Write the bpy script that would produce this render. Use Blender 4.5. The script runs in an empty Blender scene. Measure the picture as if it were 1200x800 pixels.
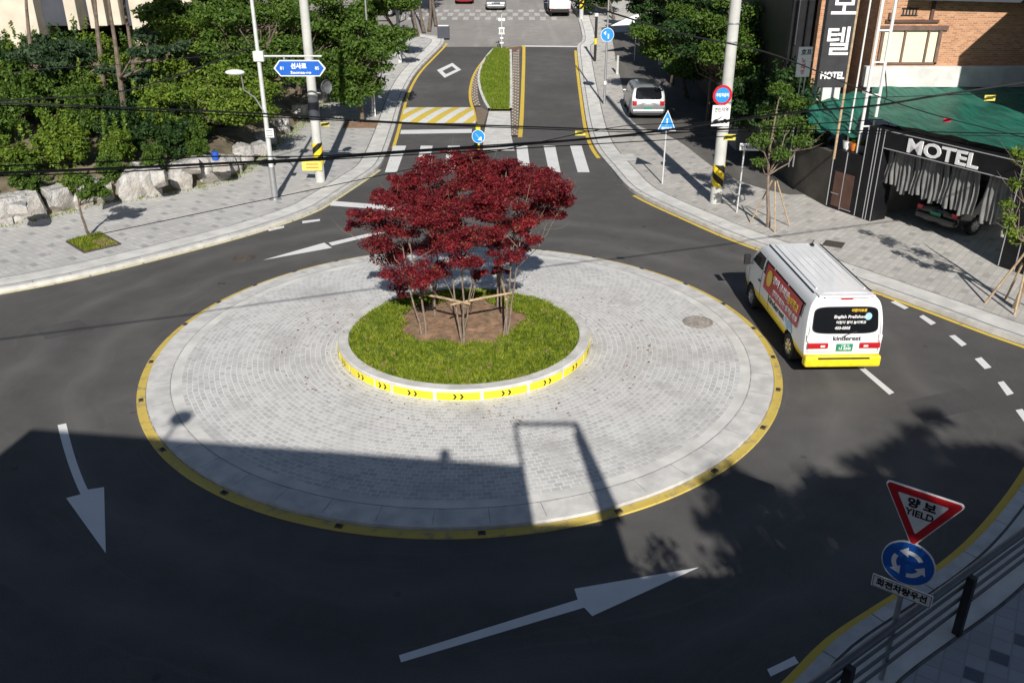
import bpy, bmesh, math, random
import numpy as np
from mathutils import Vector, Matrix, noise as mnoise
R = math.radians
PI = math.pi
SC = bpy.context.scene
COL = SC.collection

# ------------------------------------------------------------------ camera
F_PX, TILT, HC = 1017.5, R(24.97), 9.0
CT, ST = math.cos(TILT), math.sin(TILT)
cam_d = bpy.data.cameras.new('camera')
cam = bpy.data.objects.new('camera', cam_d)
COL.objects.link(cam)
cam.location = (0, 0, HC)
cam.rotation_euler = (R(90) - TILT, 0, 0)
cam_d.sensor_fit = 'HORIZONTAL'
cam_d.sensor_width = 36
cam_d.lens = F_PX / 1200 * 36
cam_d.clip_start = 0.05
cam_d.clip_end = 1500
SC.camera = cam

# ------------------------------------------------------------------ light
SUN_EL, SUN_AZ = R(32), R(5.0)          # the sun stands behind the camera, a little to the right
TE = math.tan(SUN_EL)
SDX, SDY = -math.sin(SUN_AZ), math.cos(SUN_AZ)   # the way shadows run on the ground
w = bpy.data.worlds.new('World')
SC.world = w
w.use_nodes = True
nt = w.node_tree
sky = nt.nodes.new('ShaderNodeTexSky')
sky.sky_type = 'NISHITA'
sky.sun_disc = False
sky.sun_elevation = SUN_EL
sky.sun_rotation = PI - SUN_AZ
sky.air_density = 1.0
sky.dust_density = 0.6
bg = nt.nodes['Background']
nt.links.new(sky.outputs[0], bg.inputs[0])
bg.inputs[1].default_value = 0.05
sun_d = bpy.data.lights.new('sun', 'SUN')
sun_d.energy = 5.0
sun_d.angle = R(0.5)
sun_d.color = (1.0, 0.955, 0.89)
sun = bpy.data.objects.new('sun', sun_d)
COL.objects.link(sun)
sd = Vector((SDX * math.cos(SUN_EL), SDY * math.cos(SUN_EL), -math.sin(SUN_EL)))
sun.rotation_euler = sd.to_track_quat('-Z', 'Y').to_euler()
sun.location = (3, -30, 25)
SC.view_settings.view_transform = 'Standard'
SC.view_settings.look = 'None'
SC.view_settings.exposure = 0.22
SC.view_settings.gamma = 1.0
SC.view_settings.use_curve_mapping = False
SC.render.engine = 'CYCLES'
SC.cycles.max_bounces = 6
SC.cycles.transparent_max_bounces = 6

# ------------------------------------------------------------------ where things stand
def zg(y):
    if y < 46: return 0.0
    if y < 66: return 1.5 * ((y - 46) / 20) ** 1.6
    if y < 110: return 1.5 + .12 * (y - 66)
    return 6.78 + .03 * (y - 110)
def ray(px, py):
    u = (px - 600) / F_PX; v = -(py - 400) / F_PX
    return (u, CT + v * ST, -ST + v * CT)
def G(px, py, z=0.0):
    """ground point (height z above the ground) seen at a place of the photograph"""
    d = ray(px, py)
    lo, hi = 0.0, 400.0
    if d[2] < 0: hi = min(hi, (z - HC) / d[2])
    for _ in range(50):
        m = (lo + hi) / 2
        if HC + d[2] * m > zg(d[1] * m) + z: lo = m
        else: hi = m
    return (d[0] * lo, d[1] * lo)
def P(px, py, y):
    d = ray(px, py); k = y / d[1]
    return (d[0] * k, y, HC + d[2] * k)

# ------------------------------------------------------------------ materials
MATS = {}
def mat(name, col, rough=.7, var=0.0, scale=8.0, bump=0.0, bscale=None, metal=0.0, spec=.5, coat=0.0, col2=None, det=4, lo=.35, hi=.65):
    if name in MATS: return MATS[name]
    m = bpy.data.materials.new(name); m.use_nodes = True
    t = m.node_tree; b = t.nodes['Principled BSDF']
    b.inputs['Roughness'].default_value = rough
    b.inputs['Metallic'].default_value = metal
    b.inputs['Specular IOR Level'].default_value = spec
    b.inputs['Coat Weight'].default_value = coat
    c = (col[0], col[1], col[2], 1)
    b.inputs['Base Color'].default_value = c
    if var > 0 or col2:
        tc = t.nodes.new('ShaderNodeTexCoord'); n = t.nodes.new('ShaderNodeTexNoise')
        n.inputs['Scale'].default_value = scale; n.inputs['Detail'].default_value = det
        t.links.new(tc.outputs['Object'], n.inputs['Vector'])
        r = t.nodes.new('ShaderNodeValToRGB')
        r.color_ramp.elements[0].position = lo; r.color_ramp.elements[1].position = hi
        a = [x * (1 - var) for x in col]; d = [min(1, x * (1 + var)) for x in (col2 or col)]
        r.color_ramp.elements[0].color = (*a, 1); r.color_ramp.elements[1].color = (*d, 1)
        t.links.new(n.outputs['Fac'], r.inputs['Fac']); t.links.new(r.outputs[0], b.inputs['Base Color'])
    if bump > 0:
        tc = t.nodes.new('ShaderNodeTexCoord'); n = t.nodes.new('ShaderNodeTexNoise')
        n.inputs['Scale'].default_value = bscale or scale * 4; n.inputs['Detail'].default_value = 5
        t.links.new(tc.outputs['Object'], n.inputs['Vector'])
        bp = t.nodes.new('ShaderNodeBump'); bp.inputs['Strength'].default_value = bump; bp.inputs['Distance'].default_value = .02
        t.links.new(n.outputs['Fac'], bp.inputs['Height']); t.links.new(bp.outputs[0], b.inputs['Normal'])
    MATS[name] = m
    return m

class NT:
    """small node helper"""
    def __init__(s, name, rough=.8, spec=.4):
        s.m = bpy.data.materials.new(name); s.m.use_nodes = True; s.t = s.m.node_tree
        s.b = s.t.nodes['Principled BSDF']; s.b.inputs['Roughness'].default_value = rough
        s.b.inputs['Specular IOR Level'].default_value = spec
        s.tc = s.t.nodes.new('ShaderNodeTexCoord'); MATS[name] = s.m
    def n(s, kind, **kw):
        x = s.t.nodes.new('ShaderNode' + kind)
        for k, v in kw.items(): setattr(x, k, v)
        return x
    def l(s, a, b): s.t.links.new(a, b)
    def put(s, inp, v):
        if isinstance(v, (int, float)): inp.default_value = v
        elif isinstance(v, tuple): inp.default_value = v
        else: s.l(v, inp)
    def math(s, op, a, b=0.0, c=None):
        x = s.n('Math', operation=op); s.put(x.inputs[0], a); s.put(x.inputs[1], b)
        if c is not None: s.put(x.inputs[2], c)
        return x.outputs[0]
    def noise(s, scale, det=4, vec=None, rough=.5):
        x = s.n('TexNoise'); x.inputs['Scale'].default_value = scale; x.inputs['Detail'].default_value = det
        x.inputs['Roughness'].default_value = rough
        s.l(vec or s.tc.outputs['Object'], x.inputs['Vector']); return x.outputs['Fac']
    def ramp(s, fac, a, b, lo=.35, hi=.65):
        x = s.n('ValToRGB'); x.color_ramp.elements[0].position = lo; x.color_ramp.elements[1].position = hi
        x.color_ramp.elements[0].color = (*a, 1); x.color_ramp.elements[1].color = (*b, 1)
        s.l(fac, x.inputs['Fac']); return x.outputs[0]
    def mix(s, fac, a, b, mode='MIX'):
        x = s.n('MixRGB', blend_type=mode)
        s.put(x.inputs[0], fac)
        for i, v in ((1, a), (2, b)):
            if isinstance(v, tuple): x.inputs[i].default_value = (*v, 1) if len(v) == 3 else v
            else: s.l(v, x.inputs[i])
        return x.outputs[0]
    def bump(s, h, strength=.4, dist=.02):
        x = s.n('Bump'); x.inputs['Strength'].default_value = strength; x.inputs['Distance'].default_value = dist
        s.l(h, x.inputs['Height']); s.l(x.outputs[0], s.b.inputs['Normal'])
    def col(s, v): s.l(v, s.b.inputs['Base Color'])

# asphalt: fine grain, broad patches, wheel tracks round the roundabout, oil drops, faint cracks
def asphalt(name, base, light, tracks=False):
    s = NT(name, .85, .35)
    big = s.noise(.22, 5, rough=.6); fine = s.noise(60, 3); mid = s.noise(1.6, 5); grit = s.noise(160, 2)
    c = s.ramp(big, base, light, .3, .72)
    c = s.mix(s.ramp(mid, (.0, .0, .0), (.4, .4, .4), .35, .7), c, tuple(x * .82 for x in base))
    mp = s.n('Mapping'); mp.inputs['Scale'].default_value = (1, .12, 1); s.l(s.tc.outputs['Object'], mp.inputs['Vector'])
    strk = s.noise(1.4, 4, vec=mp.outputs[0])
    if tracks:
        sp = s.n('SeparateXYZ'); s.l(s.tc.outputs['Object'], sp.inputs[0])
        dx = s.math('SUBTRACT', sp.outputs[0], -1.14); dy = s.math('SUBTRACT', sp.outputs[1], 19.02)
        rr = s.math('SQRT', s.math('ADD', s.math('MULTIPLY', dx, dx), s.math('MULTIPLY', dy, dy)))
        wv = s.math('MULTIPLY', s.math('SUBTRACT', s.noise(.35, 2), .5), 1.6); rr = s.math('ADD', rr, wv)
        for r0, k in ((8.7, .34), (10.4, .34), (9.6, -.20)):
            d = s.math('ABSOLUTE', s.math('SUBTRACT', rr, r0))
            f = s.math('MULTIPLY', s.math('MAXIMUM', s.math('SUBTRACT', 1.0, s.math('DIVIDE', d, .42)), 0.0), abs(k))
            f = s.math('MULTIPLY', f, s.ramp(s.noise(.8, 4), (.3, .3, .3), (1, 1, 1), .35, .65))
            c = s.mix(f, c, tuple(x * 1.55 for x in light) if k > 0 else tuple(x * .55 for x in base))
        # concentric scrub marks left by turning tyres
        cb = s.n('CombineXYZ'); s.l(s.math('MULTIPLY', rr, 7.0), cb.inputs[0]); s.l(s.math('MULTIPLY', s.math('ARCTAN2', dy, dx), 2.0), cb.inputs[1])
        sc = s.noise(1.0, 4, vec=cb.outputs[0]); c = s.mix(s.ramp(sc, (0, 0, 0), (.20, .20, .20), .55, .78), c, tuple(x * 1.4 for x in light))
    else:
        c = s.mix(s.ramp(strk, (0, 0, 0), (.4, .4, .4), .5, .75), c, tuple(x * 1.3 for x in light))
    # oil drops and tar spots
    v2 = s.n('TexVoronoi'); v2.inputs['Scale'].default_value = .9; s.l(s.tc.outputs['Object'], v2.inputs['Vector'])
    drop = s.math('LESS_THAN', s.math('ADD', v2.outputs['Distance'], s.math('MULTIPLY', s.noise(7, 3), .14)), .13)
    c = s.mix(s.math('MULTIPLY', drop, .4), c, tuple(x * .5 for x in base))
    # pale specks of grit
    c = s.mix(s.ramp(grit, (0, 0, 0), (.6, .6, .6), .63, .72), c, (.32, .31, .29))
    v = s.n('TexVoronoi', feature='DISTANCE_TO_EDGE'); v.inputs['Scale'].default_value = .4
    dv = s.n('VectorMath', operation='ADD'); s.l(s.tc.outputs['Object'], dv.inputs[0])
    nz = s.n('TexNoise'); nz.inputs['Scale'].default_value = 1.6; nz.inputs['Detail'].default_value = 6; s.l(s.tc.outputs['Object'], nz.inputs['Vector'])
    s.l(nz.outputs['Color'], dv.inputs[1]); s.l(dv.outputs[0], v.inputs['Vector'])
    crack = s.math('LESS_THAN', v.outputs['Distance'], .0022)
    keep = s.math('GREATER_THAN', s.noise(.3, 2), .60)
    c = s.mix(s.math('MULTIPLY', s.math('MULTIPLY', crack, keep), .35), c, (.03, .028, .026))
    c = s.mix(.35, c, s.ramp(fine, (.25, .25, .25), (.8, .8, .8), .3, .7), 'OVERLAY')
    s.col(c); s.bump(fine, .3, .01)
    return s.m
asphalt('asphalt', (.070, .067, .066), (.118, .113, .108), True)
asphalt('asphalt_old', (.24, .228, .215), (.32, .30, .28))
asphalt('asphalt_shaded2', (.060, .058, .058), (.082, .080, .078))
asphalt('asphalt_shaded', (.09, .085, .08), (.15, .14, .13))

def pavers(name, base, dark, bw, bh, rot=0.0, every=7, step=3):
    s = NT(name, .85, .3)
    mp = s.n('Mapping'); mp.inputs['Rotation'].default_value = (0, 0, rot); s.l(s.tc.outputs['Object'], mp.inputs['Vector'])
    sep = s.n('SeparateXYZ'); s.l(mp.outputs[0], sep.inputs[0])
    i = s.math('FLOOR', s.math('DIVIDE', sep.outputs[0], bw)); j = s.math('FLOOR', s.math('DIVIDE', sep.outputs[1], bh))
    fx = s.math('FRACT', s.math('DIVIDE', sep.outputs[0], bw)); fy = s.math('FRACT', s.math('DIVIDE', sep.outputs[1], bh))
    ex = s.math('LESS_THAN', s.math('ABSOLUTE', s.math('SUBTRACT', fx, .5)), .5 - .012 / bw)
    ey = s.math('LESS_THAN', s.math('ABSOLUTE', s.math('SUBTRACT', fy, .5)), .5 - .012 / bh)
    inside = s.math('MULTIPLY', ex, ey)
    k = s.math('ADD', i, s.math('MULTIPLY', j, step))
    isdark = s.math('COMPARE', s.math('FLOORED_MODULO', k, every), 0.0, .1)
    cmb = s.n('CombineXYZ'); s.l(i, cmb.inputs[0]); s.l(j, cmb.inputs[1])
    wn = s.n('TexWhiteNoise'); s.l(cmb.outputs[0], wn.inputs['Vector'])
    c = s.mix(wn.outputs['Value'], tuple(x * .9 for x in base), tuple(x * 1.08 for x in base))
    c = s.mix(isdark, c, dark)
    c = s.mix(inside, tuple(x * .80 for x in base), c)
    dirt = s.noise(.9, 6, rough=.65)
    c = s.mix(s.ramp(dirt, (0, 0, 0), (.5, .5, .5), .42, .75), c, tuple(x * .6 for x in base))
    s.col(c)
    s.bump(s.math('ADD', inside, s.math('MULTIPLY', s.noise(50, 3), .3)), .3, .006)
    return s.m
pavers('pavers_left', (.52, .51, .49), (.34, .34, .345), .34, .20, R(38), 13, 5)
pavers('pavers_right', (.50, .48, .445), (.36, .35, .335), .34, .20, R(-52), 13, 5)
pavers('pavers_near', (.42, .42, .44), (.13, .14, .17), .26, .26, R(32), 9, 4)
pavers('pavers_walk', (.30, .285, .26), (.2, .19, .17), .3, .3, R(3), 5, 2)

# cobbled apron of the roundabout, laid in rings
ACX, ACY, AR = -1.14, 19.02, 7.42
def cobbles():
    s = NT('cobbles', .85, .3)
    sep = s.n('SeparateXYZ'); s.l(s.tc.outputs['Object'], sep.inputs[0])
    x, y = sep.outputs[0], sep.outputs[1]
    r = s.math('SQRT', s.math('ADD', s.math('MULTIPLY', x, x), s.math('MULTIPLY', y, y)))
    wob = s.math('MULTIPLY', s.math('SUBTRACT', s.noise(2.2, 2), .5), .07)
    r2 = s.math('ADD', r, wob)
    th = s.math('MULTIPLY', s.math('ARCTAN2', y, x), 5.6)
    cb = s.n('CombineXYZ'); s.l(th, cb.inputs[0]); s.l(r2, cb.inputs[1])
    bk = s.n('TexBrick'); bk.offset = .5
    bk.inputs['Color1'].default_value = (.44, .435, .425, 1); bk.inputs['Color2'].default_value = (.60, .595, .58, 1)
    bk.inputs['Mortar'].default_value = (.70, .695, .68, 1); bk.inputs['Scale'].default_value = 1
    bk.inputs['Mortar Size'].default_value = .013; bk.inputs['Mortar Smooth'].default_value = .4
    bk.inputs['Brick Width'].default_value = .165; bk.inputs['Row Height'].default_value = .118
    s.l(cb.outputs[0], bk.inputs['Vector'])
    c = bk.outputs['Color']
    st1 = s.noise(.55, 6, rough=.7)
    c = s.mix(s.ramp(st1, (0, 0, 0), (.85, .85, .85), .50, .68), c, (.40, .39, .38))
    st2 = s.noise(1.7, 6, rough=.7)
    c = s.mix(s.ramp(st2, (0, 0, 0), (.6, .6, .6), .5, .72), c, (.58, .575, .56))
    tyre = s.noise(.35, 3)
    c = s.mix(s.ramp(tyre, (0, 0, 0), (.25, .25, .25), .55, .7), c, (.40, .35, .32))
    s.col(c)
    s.bump(s.math('ADD', s.math('MULTIPLY', bk.outputs['Fac'], -.8), s.math('MULTIPLY', s.noise(40, 3), .5)), .5, .008)
cobbles()

def brickwall():
    s = NT('brick', .85, .3)
    sep = s.n('SeparateXYZ'); s.l(s.tc.outputs['Object'], sep.inputs[0])
    cb = s.n('CombineXYZ'); s.l(s.math('ADD', sep.outputs[0], sep.outputs[1]), cb.inputs[0]); s.l(sep.outputs[2], cb.inputs[1])
    bk = s.n('TexBrick'); bk.offset = .5
    bk.inputs['Color1'].default_value = (.34, .15, .075, 1); bk.inputs['Color2'].default_value = (.56, .29, .15, 1)
    bk.inputs['Mortar'].default_value = (.50, .38, .28, 1); bk.inputs['Scale'].default_value = 1
    bk.inputs['Mortar Size'].default_value = .008
    bk.inputs['Brick Width'].default_value = .2; bk.inputs['Row Height'].default_value = .07
    s.l(cb.outputs[0], bk.inputs['Vector'])
    c = s.mix(s.ramp(s.noise(3, 5), (0, 0, 0), (.4, .4, .4), .45, .7), bk.outputs['Color'], (.40, .22, .13))
    s.col(c); s.bump(s.math('MULTIPLY', bk.outputs['Fac'], -1.0), .4, .006)
brickwall()

def painted(name, col, under, wear=.62, sc=9, rough=.6):
    """road paint that is scuffed through to what lies under it"""
    s = NT(name, rough, .4)
    n = s.noise(sc, 6, rough=.7); g = s.noise(1.3, 3)
    c = s.mix(s.ramp(n, (0, 0, 0), (.8, .8, .8), wear, wear + .14), tuple(col), tuple(under))
    c = s.mix(s.ramp(g, (0, 0, 0), (.35, .35, .35), .45, .75), c, tuple(x * .72 for x in col))
    s.col(c); s.bump(s.noise(60, 3), .15, .005)
    return s.m
painted('paint_white', (.74, .74, .73), (.16, .15, .15))
painted('paint_faded', (.52, .51, .49), (.28, .265, .25), .48, 5)
painted('paint_rim', (.60, .45, .10), (.26, .23, .17), .52, 4)
painted('paint_yellow', (.70, .50, .07), (.18, .15, .10), .6)
painted('paint_cream', (.60, .55, .33), (.45, .43, .38), .55)

def leafmat(name, a, b, trans=.3, sc=1.7, dry=0.0, drycol=(.22, .17, .07)):
    s = NT(name, .55, .3)
    geo = s.n('NewGeometry')
    n1 = s.noise(sc, 3); n2 = s.n('TexWhiteNoise')
    q = s.n('VectorMath', operation='SNAP'); s.l(s.tc.outputs['Object'], q.inputs[0]); q.inputs[1].default_value = (.09, .09, .09)
    s.l(q.outputs[0], n2.inputs['Vector'])
    f = s.math('ADD', s.math('MULTIPLY', n1, .55), s.math('MULTIPLY', n2.outputs['Value'], .45))
    c = s.ramp(f, a, b, .25, .75)
    if dry: c = s.mix(s.ramp(n2.outputs['Value'], (0, 0, 0), (1, 1, 1), 1 - dry, 1 - dry + .02), c, drycol)
    s.col(c)
    tr = s.n('BsdfTranslucent'); s.l(c, tr.inputs[0])
    mx = s.n('MixShader'); mx.inputs[0].default_value = trans
    out = s.t.nodes['Material Output']
    s.l(s.b.outputs[0], mx.inputs[1]); s.l(tr.outputs[0], mx.inputs[2]); s.l(mx.outputs[0], out.inputs[0])
    return s.m
leafmat('leaf_mid', (.032, .078, .012), (.145, .235, .034), .36)
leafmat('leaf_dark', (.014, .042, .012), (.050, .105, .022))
leafmat('leaf_bright', (.060, .120, .012), (.215, .300, .036))
leafmat('leaf_pine', (.016, .040, .018), (.055, .095, .038), .15)
leafmat('leaf_maple', (.065, .007, .013), (.36, .034, .042), .42, 2.0, .06, (.30, .09, .05))
leafmat('leaf_hedge', (.10, .160, .012), (.27, .32, .025), .25, 1.6, .04, (.33, .27, .10))
leafmat('leaf_grass', (.10, .165, .012), (.23, .31, .022), .25, 1.2, .07, (.30, .26, .09))

M = lambda n: MATS[n]
mat('kerb', (.56, .55, .53), .8, .14, 3, .3, 60)
mat('kerb_pale', (.62, .61, .58), .8, .12, 2, .3, 60)
mat('kerb_cream', (.56, .52, .40), .8, .15, 2.5, .3, 60)
mat('joint', (.33, .325, .315), .9, .3, 6)
mat('gutter', (.17, .165, .16), .9, .25, 5)
mat('concrete', (.44, .43, .41), .85, .15, 2.5, .4, 40)
mat('concrete_pole', (.50, .50, .47), .8, .12, 1.5, .3, 30)
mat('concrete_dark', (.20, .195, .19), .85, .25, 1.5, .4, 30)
mat('steel', (.45, .46, .47), .45, .08, 6, metal=.7)
mat('steel_pale', (.62, .63, .62), .5, .08, 4, metal=.2)
mat('pole_white', (.72, .72, .70), .5, .06, 3)
mat('black_metal', (.02, .02, .022), .45, .2, 4)
mat('black_panel', (.010, .010, .012), .5, .3, 2, spec=.25)
mat('panel_line', (.42, .42, .43), .5)
mat('rubber', (.018, .018, .018), .85, .2, 20)
mat('glass_dark', (.008, .009, .011), .06, spec=.7)
mat('blind_glare', (.80, .78, .55), .3, .05, .8)  # pale blind, with the bright reflection of the glass in its colour
mat('mirror_dark', (.22, .22, .23), .3, .3, 6, metal=.6)
mat('chrome', (.7, .7, .72), .2, metal=1)
mat('van_roof', (.80, .81, .82), .3, .02, 2, coat=.4)
mat('silver', (.27, .28, .29), .32, .03, 2, metal=.55, coat=.5)
mat('car_red', (.32, .015, .02), .3, coat=.5)
mat('car_black', (.008, .009, .012), .25, coat=.6)
mat('car_white', (.78, .78, .77), .35, .04, 2, coat=.3)
mat('lamp_red', (.45, .012, .018), .25, coat=.4)
mat('lamp_clear', (.75, .73, .70), .2, coat=.4)
mat('plate_green', (.02, .24, .12), .5)
mat('sign_black', (.028, .028, .032), .5, .2, 3)
mat('sign_white', (.80, .80, .80), .4, .03, 6)
mat('sign_blue', (.012, .115, .50), .4, .05, 6)
mat('sign_sky', (.02, .26, .74), .4, .04, 6)
mat('sign_red', (.52, .012, .02), .4, .08, 6)
mat('ink', (.012, .012, .013), .6)
mat('text_white', (.85, .85, .85), .5)
mat('text_yellow', (.85, .55, .05), .5)
mat('text_red', (.55, .03, .05), .5)
mat('tag_yellow', (.80, .66, .12), .5, .08, 12)
mat('safety_yellow', (.80, .62, .02), .45, .10, 7)
mat('bright_yellow', (.84, .70, .03), .45, .06, 7)
mat('banner_red', (.52, .035, .04), .45, .08, 3)
mat('sticker_blue', (.35, .62, .80), .5)
mat('bark', (.13, .10, .075), .95, .35, 8, .8, 25)
mat('bark_pale', (.22, .17, .13), .95, .25, 8, .6, 25)
mat('bark_pine', (.15, .115, .09), .95, .3, 6, .8, 20)
mat('wood_pole', (.42, .31, .19), .85, .2, 9, .4, 30)
mat('soil', (.27, .165, .10), .95, .30, 5, 1.0, 18, det=8)
mat('earth', (.17, .14, .09), .95, .35, 1.5, 1.0, 8, det=8)
mat('tarp_plain', (.015, .16, .11))
def tarpmat():
    s = NT('tarp', .55, .3)
    sp = s.n('Mapping'); sp.inputs['Rotation'].default_value = (0, 0, R(25)); sp.inputs['Scale'].default_value = (3.2, .5, 1); s.l(s.tc.outputs['Object'], sp.inputs['Vector'])
    a = s.noise(1.6, 6, vec=sp.outputs[0], rough=.65); b_ = s.noise(.6, 4)
    c = s.ramp(a, (.006, .075, .055), (.018, .185, .125), .35, .65)
    c = s.mix(s.ramp(b_, (0, 0, 0), (.7, .7, .7), .48, .7), c, (.06, .20, .15)); s.col(c)
    s.bump(a, 1.0, .10)
tarpmat()
mat('curtain', (.17, .17, .165), .6, .22, 3)
mat('wall_beige', (.60, .53, .43), .85, .10, 1.2, .3, 20)
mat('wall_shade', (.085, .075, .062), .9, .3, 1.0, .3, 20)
mat('rail_grey', (.13, .14, .15), .45, .1, 4, metal=.3)
mat('wall_grey', (.33, .32, .31), .85, .2, 1.0, .3, 20)
mat('panel_slate', (.055, .06, .075), .4, .15, 1)
mat('cobble_brown', (.20, .15, .11), .9, .3, 9, .5, 30)
mat('cobble_white', (.60, .58, .52), .85, .2, 9, .4, 30)
mat('cable', (.012, .012, .012), .6)
mat('roof_brown', (.16, .10, .08), .85, .25, 2, .3, 15)
mat('door_brown', (.10, .05, .035), .6, .2, 3)
mat('orange', (.75, .22, .03), .5)
mat('skin', (.45, .27, .18), .6)
mat('shirt', (.08, .10, .16), .8, .1, 10)
mat('trousers', (.04, .04, .05), .85, .1, 10)
mat('iron', (.10, .085, .075), .65, .3, 25, .5, 60, metal=.3)
mat('iron_pale', (.30, .27, .24), .7, .3, 12, .5, 60)
mat('blue_plastic', (.02, .09, .42), .45)
def rockmat():
    s = NT('rock', .9, .3)
    a = s.noise(2.2, 8, rough=.7); b = s.noise(.7, 4)
    c = s.ramp(a, (.30, .285, .265), (.66, .65, .63), .34, .60)
    c = s.mix(s.ramp(b, (0, 0, 0), (.6, .6, .6), .54, .7), c, (.42, .36, .29))
    v = s.n('TexVoronoi'); v.inputs['Scale'].default_value = 3.5; s.l(s.tc.outputs['Object'], v.inputs['Vector'])
    s.col(c); s.bump(s.math('ADD', s.noise(9, 8, rough=.7), s.math('MULTIPLY', v.outputs['Distance'], .5)), .9, .12)
rockmat()

# ------------------------------------------------------------------ objects
def tag(o, label=None, cat=None, group=None, kind=None):
    if label: o['label'] = label
    if cat: o['category'] = cat
    if group: o['group'] = group
    if kind: o['kind'] = kind
    return o
def thing(name, label, cat, loc=(0, 0, 0), rz=0.0, group=None):
    o = bpy.data.objects.new(name, None); COL.objects.link(o)
    o.empty_display_size = .2
    o.location = loc; o.rotation_euler = (0, 0, rz)
    return tag(o, label, cat, group)
def copy_tree(o, parent=None):
    c = o.copy(); COL.objects.link(c); c.parent = parent
    for ch in o.children: copy_tree(ch, c)
    return c

class MB:
    def __init__(s): s.v = []; s.f = []; s.mi = []; s.cur = 0
    def add(s, vs, fs, m=None):
        b = len(s.v); s.v += [tuple(v) for v in vs]
        for f in fs: s.f.append(tuple(b + i for i in f)); s.mi.append(s.cur if m is None else m)
        return s
    def box(s, c, d, rz=0.0, mtx=None, m=None):
        x, y, z = d[0] / 2, d[1] / 2, d[2] / 2
        vs = [Vector((a * x, b * y, e * z)) for a in (-1, 1) for b in (-1, 1) for e in (-1, 1)]
        if mtx is None: mtx = Matrix.Rotation(rz, 4, 'Z')
        vs = [(mtx @ v) + Vector(c) for v in vs]
        return s.add(vs, [(0, 1, 3, 2), (4, 6, 7, 5), (0, 4, 5, 1), (2, 3, 7, 6), (0, 2, 6, 4), (1, 5, 7, 3)], m)
    def bar(s, a, b, wd, th=None, m=None):
        a, b = Vector(a), Vector(b); d = b - a; L = d.length
        q = d.to_track_quat('Z', 'Y').to_matrix().to_4x4()
        return s.box((a + b) / 2, (wd, th or wd, L), mtx=q, m=m)
    def tube(s, path, r, n=8, cap=True, m=None):
        path = [Vector(p) for p in path]; k = len(path)
        if isinstance(r, (int, float)): r = [r] * k
        vs = []; up = None
        for i, p in enumerate(path):
            d = (path[min(i + 1, k - 1)] - path[max(i - 1, 0)]).normalized()
            if up is None:
                up = Vector((1, 0, 0)) if abs(d.x) < .9 else Vector((0, 1, 0))
            a = (up - d * up.dot(d)).normalized(); b = d.cross(a); up = a
            for j in range(n):
                t = 2 * PI * j / n
                vs.append(p + (a * math.cos(t) + b * math.sin(t)) * r[i])
        fs = []
        for i in range(k - 1):
            for j in range(n):
                j2 = (j + 1) % n
                fs.append((i * n + j, i * n + j2, (i + 1) * n + j2, (i + 1) * n + j))
        if cap:
            fs.append(tuple(range(n))[::-1]); fs.append(tuple((k - 1) * n + j for j in range(n)))
        return s.add(vs, fs, m)
    def prism(s, poly, z0, z1, m=None, sides=True):
        n = len(poly)
        vs = [(x, y, z0) for x, y in poly] + [(x, y, z1) for x, y in poly]
        fs = [tuple(range(n))[::-1], tuple(range(n, 2 * n))]
        if sides: fs += [(i, (i + 1) % n, n + (i + 1) % n, n + i) for i in range(n)]
        return s.add(vs, fs, m)
    def plate(s, poly, y0, y1, m=None):
        """a flat outline in x-z given thickness along y (y0 is the face)"""
        n = len(poly)
        vs = [(x, y0, z) for x, z in poly] + [(x, y1, z) for x, z in poly]
        fs = [tuple(range(n)), tuple(range(n, 2 * n))[::-1]]
        fs += [(i, n + i, n + (i + 1) % n, (i + 1) % n) for i in range(n)]
        return s.add(vs, fs, m)
    def lathe(s, prof, n=24, c=(0, 0, 0), m=None):
        k = len(prof); vs = []
        for r, z in prof:
            for j in range(n):
                t = 2 * PI * j / n; vs.append((c[0] + r * math.cos(t), c[1] + r * math.sin(t), c[2] + z))
        fs = [(i * n + j, i * n + (j + 1) % n, (i + 1) * n + (j + 1) % n, (i + 1) * n + j) for i in range(k - 1) for j in range(n)]
        return s.add(vs, fs, m)
    def blob(s, c, rx, ry, rz, sub=2, amp=.0, fr=1.0, seed=0, m=None):
        bm = bmesh.new(); bmesh.ops.create_icosphere(bm, subdivisions=sub, radius=1)
        vs = []
        for v in bm.verts:
            k = 1 + amp * mnoise.noise(v.co * fr + Vector((seed * 7.1, seed * 3.3, seed)))
            vs.append((c[0] + v.co.x * rx * k, c[1] + v.co.y * ry * k, c[2] + v.co.z * rz * k))
        fs = [tuple(v.index for v in f.verts) for f in bm.faces]; bm.free()
        return s.add(vs, fs, m)
    def mesh(s, name, mats, smooth=False):
        me = bpy.data.meshes.new(name); me.from_pydata(s.v, [], s.f)
        if not isinstance(mats, (list, tuple)): mats = [mats]
        for m in mats: me.materials.append(MATS[m] if isinstance(m, str) else m)
        if len(mats) > 1: me.polygons.foreach_set('material_index', s.mi)
        if smooth: me.shade_smooth()
        me.validate(); me.update()
        return me
    def build(s, name, mats, parent=None, smooth=False, bevel=0.0, loc=None, auto=None):
        o = bpy.data.objects.new(name, s.mesh(name, mats, smooth)); COL.objects.link(o)
        if parent: o.parent = parent
        if loc: o.location = loc
        if bevel:
            b = o.modifiers.new('bevel', 'BEVEL'); b.width = bevel; b.segments = 2; b.limit_method = 'ANGLE'
        if smooth and auto is not False:
            try: o.data.set_sharp_from_angle(angle=R(35))
            except Exception: pass
        return o

def struct(name, mb, mats, smooth=False): return tag(mb.build(name, mats, smooth=smooth), kind='structure')

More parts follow.
